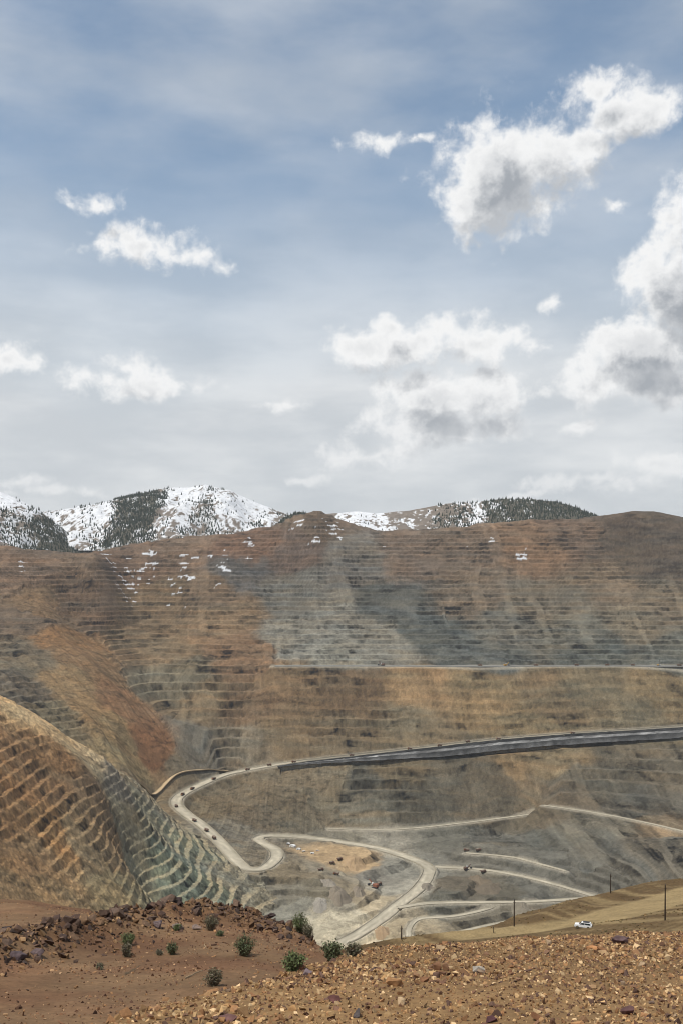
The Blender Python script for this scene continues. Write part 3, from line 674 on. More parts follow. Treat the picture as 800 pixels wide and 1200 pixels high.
yf = Yn.reshape(-1)[FN[:, 0]]; saf = sa.reshape(-1)[FN[:, 0]]
gravel_bank = link('gravel_bank', sub_mesh('gravel_bank', Vn, FN, (yf < 75) & (saf < 0), M_HILL, cnf, True), kind='structure', label='pale stony bank filling the lower right foreground')
dirt_shelf = link('dirt_shelf', sub_mesh('dirt_shelf', Vn, FN, (yf < 75) & (saf >= 0), M_HILL, cnf, True), kind='structure', label='reddish brown dirt shelf at lower left')
terrace = link('terrace_hillside', sub_mesh('terrace_hillside', Vn, FN, yf >= 75, M_TERR, cnf, True), kind='structure', label='tan hillside terrace with a dirt road below the gravel bank')
#NEAR_END

# ------------------------------------------------------------------ mountains behind the pit
TREE_V = []
def mountain(name, label, sky_pts, Y0, depth, anchors, seed, n_tree, floor_z, rid_amp, forest_label):
    px = np.array([p[0] for p in sky_pts], float); pz = np.array([(HY - p[1]) / F * Y0 for p in sky_pts])
    nx = int((px[-1] - px[0]) * 1.1)
    xs = (np.linspace(px[0], px[-1], nx) - CX) / F * Y0
    yy = np.concatenate([np.linspace(Y0 - depth, Y0 + 100, 150, endpoint=False), np.linspace(Y0 + 100, Y0 + 800, 16)])
    X = np.repeat(xs[None], len(yy), 0); Yv = np.repeat(yy[:, None], len(xs), 1)
    zs = np.interp(X, (px - CX) / F * Y0, pz)
    t = np.clip((Yv - (Y0 - depth)) / depth, 0, 1)
    back = np.clip((Yv - Y0) / 800, 0, 1)
    Z = floor_z + (zs - floor_z) * t ** 0.9 * (1 - 0.6 * back)
    env = np.sin(np.pi * np.clip(t * 0.97, 0, 1)) * (1 - back)
    rid = np.abs(fbm(X / 380 + 0.2 * Yv / 380, Yv / 900, 4, seed + 3))
    Z += (0.22 - rid) * rid_amp * env + 7 * fbm(X / 60, Yv / 60, 4, seed + 5) * np.clip(3 * env + 0.25, 0, 1)
    # ground: snow with brush showing through; forest density from anchors in the plane of the slope
    sx, sz, fo, sn = np.zeros_like(X), np.zeros_like(X), np.zeros_like(X), np.zeros_like(X)
    wsum = np.zeros_like(X)
    wxn = 40 * fbm(X / 120, Z / 120, 3, seed + 8)
    for ax, ay, f_, s_ in anchors:
        X0, Z0 = (ax - CX) / F * Y0, (HY - ay) / F * Y0
        Zp = Z * Y0 / np.maximum(Yv, 1); Xp = X * Y0 / np.maximum(Yv, 1)
        w = 1.0 / ((Xp + wxn - X0) ** 2 + (Zp + wxn - Z0) ** 2 + 400.0) ** 1.8
        wsum += w; fo += w * f_; sn += w * s_
    fo /= wsum; sn /= wsum
    n1 = fbm(X / 45, Yv / 110, 4, seed + 11); n2 = fbm(X / 14, Yv / 30, 3, seed + 13)
    snow = np.clip(smooth(-0.10, 0.12, 0.66 * n1 + 0.7 * n2 + (sn - 0.5) * 0.95), 0, 1)[..., None]
    brush = lin((118, 108, 98)) * (1 + 0.25 * n2[..., None])
    col = brush * (1 - snow) + np.array([0.66, 0.67, 0.69]) * snow
    litter = (0.8 * smooth(0.45, 0.9, fo + 0.25 * n1) * (1 - 0.7 * snow[..., 0]))[..., None]
    col = col * (1 - litter) + lin((70, 70, 58)) * litter
    Vm = np.stack([X, Yv, Z], -1).reshape(-1, 3)
    o = link(name, new_mesh(name, Vm, grid_faces(len(yy), nx), M_MTN, col.reshape(-1, 3), True), kind='structure', label=label)
    # conifers
    pr = np.where(t < 0.999, 0.03 * (n2 > -.1) + smooth(0.15, 0.75, fo + 0.42 * n1 + 0.25 * n2), 0).ravel() ** 1.4
    pr = pr * (Yv.ravel() < Y0 + 40)
    idx = rng.choice(len(pr), n_tree, p=pr / pr.sum())
    base_p = Vm[idx] + np.stack([rng.normal(0, 4, n_tree), rng.normal(0, 6, n_tree), np.zeros(n_tree)], 1)
    hgt = 5 + 15 * rng.random(n_tree) ** 1.6; rad = hgt * rng.uniform(0.2, 0.3, n_tree)
    k = 4; ang = np.arange(k) * 2 * np.pi / k
    Vt = np.zeros((n_tree, k + 1, 3))
    Vt[:, :k, 0] = base_p[:, :1] + rad[:, None] * np.cos(ang); Vt[:, :k, 1] = base_p[:, 1:2] + rad[:, None] * np.sin(ang); Vt[:, :k, 2] = base_p[:, 2:] - 2
    Vt[:, k] = base_p; Vt[:, k, 2] += hgt
    fi = np.array([[i, (i + 1) % k, k] for i in range(k)])
    Ft = (fi[None] + (np.arange(n_tree) * (k + 1))[:, None, None]).reshape(-1, 3)
    ct = lin((62, 68, 56)) * rng.uniform(0.6, 1.2, (n_tree, 1))
    ct = np.repeat(ct[:, None], k + 1, 1).reshape(-1, 3)
    link('forest', new_mesh('forest', Vt.reshape(-1, 3), Ft, M_TREE, ct), kind='stuff', label=forest_label)
M_TREE = mat_ground('conifer_needles', 0.05, 0.5, 0.2, 0.2, 0.0, 1.0)
mountain('snowy_mountain', 'snow covered mountain with dark forest patches behind the pit', [(30, 606), (55, 599), (80, 596), (110, 591), (150, 581), (185, 573), (205, 570), (222, 570), (240, 567), (256, 571), (270, 575), (300, 588), (325, 598), (345, 606), (380, 616), (420, 625)], 6500, 1500,
    [(80, 605, .15, .8), (100, 620, .3, .75), (120, 600, .1, .9), (120, 630, .3, .6), (90, 635, .2, .8), (150, 615, 1, .2), (165, 600, 1, .2), (180, 585, 1, .2), (140, 628, 1, .2), (128, 636, 1, .2), (160, 630, .9, .3), (200, 580, .05, .9), (212, 600, .05, .85), (195, 610, .3, .6), (200, 628, .4, .4),
     (228, 582, .1, .85), (240, 600, .75, .5), (246, 612, .6, .5), (235, 590, .5, .7), (262, 590, .1, .85), (270, 610, .2, .7), (290, 600, .0, .85), (312, 604, .1, .8), (300, 620, .3, .5), (230, 632, .4, .4), (170, 580, .8, .3), (190, 573, .5, .6), (222, 573, 0, .95), (250, 573, .3, .9), (330, 606, .3, .4), (275, 625, .4, .5)],
    200, 9000, 150.0, 170, 'dark conifers on the snowy mountain')
mountain('snowy_ridge', 'steep dark ridge with snow gullies at the left edge', [(-260, 585), (-120, 580), (-40, 572), (0, 576), (18, 583), (45, 597), (65, 613), (80, 626), (95, 640), (125, 660)], 5300, 1000,
    [(5, 585, .0, .95), (20, 592, .1, .9), (35, 602, .3, .8), (10, 600, .6, .3), (25, 612, .7, .5), (8, 622, .5, .6), (45, 615, .9, .3), (60, 622, .9, .25), (35, 632, .7, .6), (75, 638, .95, .1), (55, 640, .9, .3), (-60, 590, .5, .6), (-150, 600, .5, .6)],
    230, 9000, 100.0, 110, 'dark conifers on the steep left ridge')
mountain('forested_hill', 'low hill with dark forest and snow patches above the far rim', [(318, 620), (335, 606), (350, 600), (372, 604), (400, 601), (420, 599), (440, 602), (480, 598), (520, 590), (560, 588), (585, 585), (600, 584), (625, 585), (650, 588), (675, 595), (700, 605), (760, 612), (900, 606), (1100, 600)], 5500, 900,
    [(340, 608, .95, .1), (352, 606, .9, .1), (375, 606, .2, .5), (405, 604, .1, .7), (420, 608, .1, .95), (445, 607, .1, .75), (460, 602, .05, .1), (490, 606, .1, .25), (500, 600, .1, .1), (520, 606, .6, .2), (540, 603, .5, .2), (556, 602, .4, .75), (580, 598, .95, .3), (600, 592, .9, .3), (620, 600, 1, .05), (660, 600, 1, .05), (690, 606, 1, .05), (800, 612, .3, .2), (1000, 610, .5, .2)],
    260, 15000, 90.0, 40, 'dark conifers on the hill above the far rim')
# ground running on behind the rim to the mountains
gx = np.linspace(-6000, 6000, 60); gy = np.linspace(4340, 9000, 30)
GX, GY = np.meshgrid(gx, gy)
link('back_country', new_mesh('back_country', np.stack([GX, GY, 60 + 25 * fbm(GX / 700, GY / 700, 3, 300)], -1).reshape(-1, 3), grid_faces(30, 60), M_MTN, np.tile(lin((122, 108, 92)), (1800, 1)), True), kind='structure', label='brown ground behind the pit rim')
#MTN_END


# ------------------------------------------------------------------ where things stand
def pick_pit(px, py, ymin=1200):
    u, sl = (px - CX) / F, (HY - py) / F
    for y in np.arange(ymin, 4000, 2.0):
        h = h_pit(u * y, y)
        if h >= sl * y: return (u * y, y, h)
    return (u * 3900, 3900, h_pit(u * 3900, 3900))
def h_near(x, y):
    return near_height(np.atleast_1d(np.asarray(x, float)), np.atleast_1d(np.asarray(y, float)))[0]
def pick_near(px, py, ymin=6, ymax=500):
    u, sl = (px - CX) / F, (HY - py) / F
    y = np.concatenate([np.arange(ymin, 80, 0.05), np.arange(80, ymax, 0.5)])
    h = h_near(u * y, y)
    k = np.nonzero(h >= sl * y)[0]
    k = k[0] if len(k) else len(y) - 1
    return (float(u * y[k]), float(y[k]), float(h[k]))

# ------------------------------------------------------------------ stones
def hull_stone(seed, flat=0.7, n=13):
    r = np.random.default_rng(seed)
    p = r.normal(0, 1, (n, 3)); p /= np.linalg.norm(p, axis=1)[:, None]
    p *= r.uniform(0.75, 1.0, (n, 1)); p *= np.array([1.0, r.uniform(0.65, 0.95), flat * r.uniform(0.8, 1.1)])
    bm = bmesh.new()
    for q_ in p: bm.verts.new(q_)
    res = bmesh.ops.convex_hull(bm, input=bm.verts)
    bmesh.ops.delete(bm, geom=[g for g in res['geom_interior'] if isinstance(g, bmesh.types.BMVert)], context='VERTS')
    bmesh.ops.triangulate(bm, faces=bm.faces)
    bm.verts.index_update()
    Vv = np.array([v_.co for v_ in bm.verts]); Ff = np.array([[v_.index for v_ in f_.verts] for f_ in bm.faces])
    bm.free()
    Vv -= Vv.mean(0)
    return Vv, Ff
SHAPES = [hull_stone(900 + i, 0.55 + 0.05 * (i % 6), 9 + i % 5) for i in range(12)]
M_GRAVEL = mat_ground('loose_stone', 4.0, 40.0, 0.15, 0.25, 0.4, 0.01)

def mat_stones(name, cols, scale=9.0):
    """broken rock whose tone differs from stone to stone"""
    m, nt, b = mat_new(name)
    N, L = nt.nodes, nt.links
    oi = N.new('ShaderNodeObjectInfo')
    cr = N.new('ShaderNodeValToRGB'); el_ = cr.color_ramp.elements
    while len(el_) < len(cols): el_.new(0.5)
    for i, c in enumerate(cols):
        el_[i].position = i / (len(cols) - 1); el_[i].color = (*(lin(c) * np.array([1.0, 0.94, 0.84])), 1)
    L.new(oi.outputs['Random'], cr.inputs[0])
    geo = N.new('ShaderNodeNewGeometry')
    n1 = N.new('ShaderNodeTexNoise'); n1.inputs['Scale'].default_value = scale; n1.inputs['Detail'].default_value = 6; n1.inputs['Roughness'].default_value = 0.7
    L.new(geo.outputs['Position'], n1.inputs['Vector'])
    r = N.new('ShaderNodeMapRange'); r.inputs['From Min'].default_value = 0.3; r.inputs['From Max'].default_value = 0.7; r.inputs['To Min'].default_value = 0.6; r.inputs['To Max'].default_value = 1.35
    L.new(n1.outputs['Fac'], r.inputs['Value'])
    vm = N.new('ShaderNodeVectorMath'); vm.operation = 'SCALE'; L.new(cr.outputs[0], vm.inputs[0]); L.new(r.outputs[0], vm.inputs['Scale'])
    L.new(vm.outputs[0], b.inputs['Base Color'])
    bp = N.new('ShaderNodeBump'); bp.inputs['Strength'].default_value = 0.6; bp.inputs['Distance'].default_value = 0.03
    L.new(n1.outputs['Fac'], bp.inputs['Height']); L.new(bp.outputs[0], b.inputs['Normal'])
    return m
M_BANKST = mat_stones('bank_stone', [(96, 70, 62), (150, 118, 88), (128, 96, 72), (172, 146, 116), (112, 80, 62), (160, 124, 90), (90, 76, 76), (184, 162, 134)])
M_RIDGEST = mat_stones('ridge_stone', [(74, 62, 60), (92, 74, 66), (64, 57, 59), (106, 86, 72), (82, 67, 62), (100, 86, 80), (118, 96, 78), (70, 60, 60)])
PAL_BANK = np.array([lin(c) for c in ((160, 138, 110), (142, 116, 90), (124, 98, 78), (178, 158, 132), (100, 78, 68), (84, 68, 64), (150, 122, 92), (134, 104, 80), (162, 138, 108), (108, 86, 74))])
PAL_DIRT = np.array([lin(c) for c in ((112, 86, 70), (96, 74, 64), (134, 106, 82), (84, 66, 60), (150, 126, 104))])
PAL_RIDGE = np.array([lin(c) for c in ((78, 64, 60), (98, 78, 66), (66, 58, 58), (112, 90, 72), (134, 112, 90), (88, 72, 66))])

def rand_rot(n):
    q_ = rng.normal(0, 1, (n, 4)); q_ /= np.linalg.norm(q_, axis=1)[:, None]
    w, x, y, z = q_.T
    return np.stack([np.stack([1 - 2 * (y * y + z * z), 2 * (x * y - z * w), 2 * (x * z + y * w)], -1), np.stack([2 * (x * y + z * w), 1 - 2 * (x * x + z * z), 2 * (y * z - x * w)], -1),
                     np.stack([2 * (x * z - y * w), 2 * (y * z + x * w), 1 - 2 * (x * x + y * y)], -1)], -2)
SMALL = [hull_stone(950 + i, 0.55 + 0.05 * (i % 6), 8) for i in range(12)]
def scatter(name, pts, size, pal, mat, parent=None, label=None, small=True):
    """thousands of loose stones too small to pick apart, as one mesh"""
    n = len(pts); SHP = SMALL if small else SHAPES; kind = rng.integers(0, len(SHP), n)
    R = rand_rot(n); VV, FF, CC = [], [], []; off = 0
    for k, (sv, sf) in enumerate(SHP):
        m = np.nonzero(kind == k)[0]
        if not len(m): continue
        v_ = np.einsum('nij,kj->nki', R[m], sv) * size[m, None, None] + pts[m, None]
        VV.append(v_.reshape(-1, 3)); FF.append((sf[None] + (np.arange(len(m)) * len(sv))[:, None, None] + off).reshape(-1, 3)); off += len(m) * len(sv)
        c = pal[rng.integers(0, len(pal), len(m))] * rng.uniform(0.6, 1.35, (len(m), 1)) * np.array([1.2, 1.09, 0.90])
        CC.append(np.repeat(c, len(sv), 0))
    return link(name, new_mesh(name, np.concatenate(VV), np.concatenate(FF), mat, np.concatenate(CC)), parent=parent, kind='stuff', label=label)
def stone_meshes(mat): 
    return [new_mesh('stone', v_, f_, mat) for v_, f_ in SHAPES]
ST_BANK, ST_RIDGE = stone_meshes(M_BANKST), stone_meshes(M_RIDGEST)
def put_stone(me, p, r, parent, squash=1.0):
    o = bpy.data.objects.new('stone', me); COL.objects.link(o); o.parent = parent
    o.location = p; o.rotation_euler = (random.uniform(-.5, .5), random.uniform(-.5, .5), random.uniform(0, 6.28)); o.scale = (r * random.uniform(.85, 1.2), r * random.uniform(.85, 1.15), r * random.uniform(.75, 1.1) * squash)
    return o

# gravel over the bank: sampled so that the stones lie about as thick near as far
def sample(n, fn, ylo, yhi, ulo, uhi, power=1.0):
    y = ylo + (yhi - ylo) * rng.random(n) ** power; x = (y + 4) * rng.uniform(ulo, uhi, n)
    k = fn(x, y); return x[k], y[k]
def side_a(x, y):
    d, _, sd, _ = poly_dist(x, y, EDGE_A); return d * sd
x, y = sample(80000, lambda x, y: side_a(x, y) < 0.5, 7.5, 30, -0.40, 0.50, 0.8)
sz = np.clip(rng.lognormal(math.log(0.0225), 0.5, len(x)), 0.010, 0.09) * (0.75 + y / 45)
sz = sz * (1 + 0.55 * fbm(x / 1.6, y / 1.6, 3, 141))
z = h_near(x, y) + sz * 0.15
scatter('gravel', np.stack([x, y, z], 1), sz, PAL_BANK, M_GRAVEL, label='loose tan and brown gravel over the stony bank')
x, y = sample(420, lambda x, y: side_a(x, y) < 0.3, 8, 28.5, -0.36, 0.38, 0.75)
for x_, y_ in list(zip(x, y))[:300]:
    r = min(0.17, max(0.055, random.lognormvariate(math.log(0.07), 0.38))) * (0.7 + y_ / 45)
    put_stone(ST_BANK[random.randrange(12)], (x_, y_, float(h_near(x_, y_)[0]) + r * 0.2), r, gravel_bank)
# small stones and grit on the dirt shelf
x, y = sample(26000, lambda x, y: (side_a(x, y) > 0.3), 12, 68, -0.40, 0.10)
keep_ = (fbm(x / 3, y / 3, 3, 131) + rng.uniform(-.5, .5, len(x))) > 0.0
x, y = x[keep_], y[keep_]
sz = np.clip(rng.lognormal(math.log(0.035), 0.5, len(x)), 0.015, 0.16)
z = h_near(x, y) + sz * 0.1
scatter('grit', np.stack([x, y, z], 1), sz, PAL_DIRT, M_GRAVEL, label='small brown stones strewn over the dirt shelf')
# stones and dry tufts over the terrace, a pixel or so each
x = rng.uniform(0, 240, 9000); y = rng.uniform(255, 470, 9000)
kk = (poly_dist(x, y, roadT)[0] > 15) & (fbm(x / 14, y / 14, 3, 133) > -0.05) & (near_height(x, y)[3] < 2)
x, y = x[kk], y[kk]; sz = rng.uniform(0.15, 0.6, len(x))
scatter('scrub', np.stack([x, y, h_near(x, y)], 1), sz, np.array([lin(c) for c in ((84, 74, 52), (96, 84, 62), (70, 66, 48), (120, 100, 74))]), M_GRAVEL, label='dry tufts and stones strewn over the terrace hillside')
# the bank of broken rock across the shelf
ridge = link('rubble_bank', None, label='long bank of dark broken rock lying across the brown dirt shelf', cat='rubble bank', loc=(0, 0, 0))
RG = spline([(*p, h) for p, h in zip(RIDGE, RIDGE_H)], 0.4)
def ridge_pts(n, spread):
    k = rng.integers(10, len(RG), n); t_ = rng.normal(0, spread, (n, 2))
    return RG[k, 0] + t_[:, 0], RG[k, 1] + t_[:, 1]
x, y = ridge_pts(3600, 1.15)
sz = np.clip(rng.lognormal(math.log(0.085), 0.45, len(x)), 0.03, 0.22)
scatter('small_stones', np.stack([x, y, h_near(x, y) + sz * 0.2], 1), sz, PAL_RIDGE, M_GRAVEL, parent=ridge)
x, y = ridge_pts(300, 0.85)
for x_, y_ in zip(x, y):
    r = min(0.42, max(0.13, random.lognormvariate(math.log(0.21), 0.35)))
    put_stone(ST_RIDGE[random.randrange(12)], (x_, y_, float(h_near(x_, y_)[0]) + r * 0.35), r, ridge)
# single boulders that stand out
def boulder(px, py, wpx, hpx, colr_, label, seed, tilt=0.0):
    p = pick_near(px, py + hpx * 0.3, 6, 75)
    w = wpx / F * p[1] * 0.5; h = hpx / F * p[1] * 0.5
    v_, f_ = hull_stone(seed, 0.9, 16)
    bm = bmesh.new()
    vs = [bm.verts.new(q_) for q_ in v_]
    for f0 in f_: bm.faces.new([vs[i] for i in f0])
    bmesh.ops.recalc_face_normals(bm, faces=bm.faces)
    bmesh.ops.subdivide_edges(bm, edges=bm.edges, cuts=2, use_grid_fill=True)
    rr_ = random.Random(seed)
    for q_ in bm.verts: q_.co *= 1 + rr_.uniform(-0.05, 0.05)
    bmesh.ops.scale(bm, vec=(w * 1.08, w * 0.9, h * 1.15), verts=bm.verts)
    me = bpy.data.meshes.new('boulder'); bm.to_mesh(me); bm.free()
    me.materials.append(mat_flat('boulder_rock', tuple(lin(colr_)), 0.95, 0.35, 9.0))
    o = link('boulder', me, label=label, cat='boulder', group='boulders in the foreground', loc=(p[0], p[1], p[2] + h * 0.55))
    o.rotation_euler = (0, tilt, rr_.uniform(-0.6, 0.6))
for k, b_ in enumerate([(735, 1184, 20, 17, (92, 68, 66), 'blocky dark maroon boulder low on the gravel bank at right'), (725, 1102, 22, 14, (96, 78, 78), 'purplish grey boulder just below the bank crest near the white car'),
    (774, 1084, 14, 10, (92, 62, 46), 'rust brown boulder on the bank crest below the rightmost pole'), (694, 1111, 22, 8, (168, 122, 84), 'flat orange slab lying just below the crest of the bank'), (560, 1137, 17, 13, (158, 150, 140), 'rounded pale grey boulder in the middle of the gravel'),
    (512, 1133, 12, 15, (120, 88, 66), 'upright brown boulder leaning against its split half'), (521, 1134, 10, 15, (140, 108, 84), 'split half boulder leaning beside the upright brown one'), (496, 1149, 18, 8, (128, 92, 66), 'low flat brown boulder below the split pair'),
    (575, 1195, 19, 12, (84, 58, 60), 'dark maroon boulder cut by the bottom edge of the picture'), (418, 1189, 12, 16, (90, 84, 84), 'dark slate grey boulder at bottom centre'), (391, 1172, 18, 12, (92, 62, 58), 'wide dark wine red boulder left of centre on the gravel'),
    (268, 1194, 26, 12, (112, 84, 80), 'broad brownish purple boulder at the left foot of the bank'), (360, 1141, 13, 10, (122, 106, 108), 'lilac grey boulder at the edge of the bank beside green shrub'), (351, 1135, 16, 10, (124, 84, 64), 'red brown boulder at the bank edge below two shrubs'),
    (185, 1084, 17, 13, (110, 96, 96), 'large grey boulder near the middle of the rubble bank'), (20, 1121, 28, 13, (84, 72, 74), 'long dark slate boulder at the left end of the rubble bank'), (44, 1116, 18, 14, (98, 84, 84), 'angular grey boulder beside the long dark slate one'),
    (209, 1087, 16, 10, (120, 104, 98), 'grey boulder at the foot of the rubble bank, left of two'), (230, 1087, 14, 9, (128, 112, 104), 'grey boulder at the foot of the rubble bank, next to the dull shrub'), (90, 1054, 14, 7, (112, 84, 66), 'flat brown boulder on the skyline behind the rubble bank'),
    (122, 1067, 8, 6, (172, 148, 124), 'small pale boulder on the back of the rubble bank')]):
    boulder(*b_, 500 + k)

# ------------------------------------------------------------------ shrubs
def mat_leaf(name, c):
    m, nt, b = mat_new(name)
    N, L = nt.nodes, nt.links
    a = N.new('ShaderNodeAttribute'); a.attribute_name = 'albedo'
    vm = N.new('ShaderNodeVectorMath'); vm.operation = 'MULTIPLY'; L.new(a.outputs['Color'], vm.inputs[0]); vm.inputs[1].default_value = tuple(c)
    n1 = N.new('ShaderNodeTexNoise'); n1.inputs['Scale'].default_value = 6.0
    L.new(vm.outputs[0], b.inputs['Base Color'])
    b.inputs['Roughness'].default_value = 0.7
    return m
M_STEM = mat_flat('shrub_stem', tuple(lin((112, 96, 76))), 0.9, 0.2)
LEAFM = {'green': mat_leaf('shrub_leaf', lin((104, 112, 76))), 'dull': mat_leaf('shrub_leaf_dull', lin((116, 110, 90))), 'dark': mat_leaf('shrub_leaf_dark', lin((96, 102, 74)))}
def shrub(px, py, wpx, hpx, kind, label, seed):
    p = pick_near(px, py, 6, 72)
    r = np.random.default_rng(seed)
    w = wpx / F * p[1] * 0.5; h = hpx / F * p[1]
    n = int(50 + 70 * w / 0.5)
    az = r.uniform(0, 2 * np.pi, n); sp_ = np.sqrt(r.random(n)) * (0.85 + 0.2 * np.sin(2 * az + seed) + 0.15 * np.sin(3 * az + 2.1 * seed))
    tip = np.stack([np.cos(az) * sp_ * w, np.sin(az) * sp_ * w, h * np.sqrt(np.clip(1 - 0.75 * sp_ ** 2, 0.05, 1)) * r.uniform(0.6, 1.05, n)], 1)
    root = np.stack([np.cos(az) * sp_ * w * 0.22, np.sin(az) * sp_ * w * 0.22, np.full(n, -0.04)], 1)
    mid = root * 0.45 + tip * 0.55 + np.stack([r.normal(0, .03, n), r.normal(0, .03, n), 0.12 * h * np.ones(n)], 1)
    VV, FF = [], []; off = 0
    for a_, m_, t_ in zip(root, mid, tip):
        for pt, rad in ((a_, 0.008), (m_, 0.005), (t_, 0.002)):
            for k in range(3): VV.append(pt + rad * np.array([math.cos(k * 2.1), math.sin(k * 2.1), 0]))
        for lvl in range(2):
            for k in range(3): FF.append((off + lvl * 3 + k, off + lvl * 3 + (k + 1) % 3, off + lvl * 3 + 3 + (k + 1) % 3, off + lvl * 3 + 3 + k))
        off += 9
    root_o = link('shrub', None, label=label, cat='shrub', group='low shrubs on the dirt shelf', loc=p)
    link('stems', new_mesh('stems', np.array(VV), np.array(FF), M_STEM), parent=root_o)
    nl = n * 16; k = r.integers(0, n, nl); t_ = r.uniform(0.15, 1.0, nl)[:, None]
    c = np.where(t_ < 0.55, root[k] + (mid[k] - root[k]) * t_ / 0.55, mid[k] + (tip[k] - mid[k]) * (t_ - 0.55) / 0.45) + r.normal(0, 0.035, (nl, 3)) * (0.5 + w)
    c[:, 2] = np.maximum(c[:, 2], 0.02)
    d1 = r.normal(0, 1, (nl, 3)); d1[:, 2] += 0.9; d1 /= np.linalg.norm(d1, axis=1)[:, None]
    d2 = np.cross(d1, r.normal(0, 1, (nl, 3))); d2 /= np.linalg.norm(d2, axis=1)[:, None]
    L_ = r.uniform(0.035, 0.075, (nl, 1)) * (0.7 + 0.5 * w); W_ = L_ * 0.28
    Vl = np.stack([c, c + d1 * L_ * 0.5 + d2 * W_, c + d1 * L_, c + d1 * L_ * 0.5 - d2 * W_], 1).reshape(-1, 3)
    Fl = np.arange(nl * 4).reshape(-1, 4)
    cl = np.repeat(r.uniform(0.55, 1.35, (nl, 1)) * (1 + r.normal(0, 0.06, (nl, 3))), 4, 0)
    link('foliage', new_mesh('foliage', Vl, Fl, LEAFM[kind], cl), parent=root_o)
for k, b_ in enumerate([(287, 1121, 31, 26, 'dark', 'round dark green shrub alone in the middle of the dirt shelf'), (351, 1093, 26, 24, 'green', 'bright green shrub at the far edge of the shelf, taller of a pair'), (361, 1101, 20, 18, 'dull', 'brownish shrub in front of the bright green one'),
    (390, 1126, 30, 22, 'dark', 'wide green shrub half behind the gravel bank, farthest right but one'), (345, 1138, 32, 20, 'green', 'low green shrub at the gravel edge beside red brown boulder'), (252, 1156, 24, 23, 'dull', 'grey green shrub nearest the viewer at the gravel edge'),
    (247, 1091, 22, 19, 'dull', 'dull grey shrub at the foot of the rubble bank'), (202, 1119, 17, 14, 'dark', 'small round green shrub left of the big dark one'), (148, 1122, 16, 18, 'dull', 'thin pale shrub in front of the rubble bank'),
    (150, 1108, 24, 14, 'green', 'wispy pale green shrub against the rubble bank'), (375, 1087, 13, 7, 'dull', 'tiny brown shrub on the shelf edge right of the pair'), (6, 1048, 14, 10, 'dull', 'small shrub on the skyline at the left edge'), (414, 1121, 20, 14, 'dull', 'faded shrub half hidden behind the gravel, farthest right'),
    (187, 1120, 8, 6, 'dull', 'tiny tuft left of the small round shrub'), (117, 1137, 9, 7, 'dull', 'tiny tuft on the bare dirt at left'), (258, 1097, 10, 5, 'dark', 'dark low tuft under the dull grey shrub'), (208, 1091, 12, 7, 'green', 'small green tuft between two grey boulders')]):
    shrub(*b_, 700 + k)

# pale sticks lying on the dirt
M_STICK = mat_flat('weathered_wood', tuple(lin((176, 154, 124))), 0.9, 0.25, 8.0)
for (ax, ay, bx_, by_, lab) in ((147, 1144, 165, 1134, 'pale stick lying on bare dirt at left'), (217, 1148, 238, 1140, 'pale stick lying left of the nearest shrub'), (239, 1108, 243, 1114, 'short pale stick left of the round dark shrub'), (293, 1096, 299, 1092, 'short pale stick behind the round dark shrub')):
    A_, B_ = Vector(pick_near(ax, ay)), Vector(pick_near(bx_, by_))
    A_.z += 0.04; B_.z += 0.05
    bm = bmesh.new(); rings = []
    for i in range(6):
        t_ = i / 5; c = A_.lerp(B_, t_) + Vector((random.gauss(0, .012), random.gauss(0, .012), random.gauss(0, .008))); rad = 0.032 * (1 - 0.55 * t_)
        rings.append([bm.verts.new(c - A_ + Vector((0, math.cos(k * 1.047) * rad, math.sin(k * 1.047) * rad))) for k in range(6)])
    for r0, r1 in zip(rings, rings[1:]):
        for k in range(6): bm.faces.new((r0[k], r0[(k + 1) % 6], r1[(k + 1) % 6], r1[k]))
    bm.faces.new(rings[0]); bm.faces.new(rings[-1][::-1])
    me = bpy.data.meshes.new('stick'); bm.to_mesh(me); bm.free(); me.materials.append(M_STICK)
    link('stick', me, label=lab, cat='stick', group='pale sticks on the dirt', loc=A_)
#NEARTHINGS_END

# ------------------------------------------------------------------ built things: helpers
def boxes(name, rows, mat, parent, bevel=0.0):
    """one part made of one or several boxes: (cx, cy, cz, sx, sy, sz[, taper])"""
    bm = bmesh.new()
    for r in rows:
        cx, cy, cz, sx, sy, sz = r[:6]; tp = r[6] if len(r) > 6 else 1.0
        g = bmesh.ops.create_cube(bm, size=1.0)['verts']
        for v_ in g:
            k = tp if v_.co.z > 0 else 1.0
            v_.co = Vector((cx + v_.co.x * sx * k, cy + v_.co.y * sy * k, cz + v_.co.z * sz))
    if bevel: bmesh.ops.bevel(bm, geom=bm.edges, offset=bevel, segments=1, affect='EDGES')
    me = bpy.data.meshes.new(name); bm.to_mesh(me); bm.free(); me.materials.append(mat)
    return link(name, me, parent=parent)
def prism(name, outline, width, mat, parent, y0=0.0):
    """side outline (x, z) pulled out across y"""
    bm = bmesh.new()
    a_ = [bm.verts.new((x, y0 - width / 2, z)) for x, z in outline]; b_ = [bm.verts.new((x, y0 + width / 2, z)) for x, z in outline]
    bm.faces.new(a_); bm.faces.new(b_[::-1])
    n = len(outline)
    for i in range(n): bm.faces.new((a_[i], b_[i], b_[(i + 1) % n], a_[(i + 1) % n]))
    bmesh.ops.recalc_face_normals(bm, faces=bm.faces)
    me = bpy.data.meshes.new(name); bm.to_mesh(me); bm.free(); me.materials.append(mat)
    return link(name, me, parent=parent)
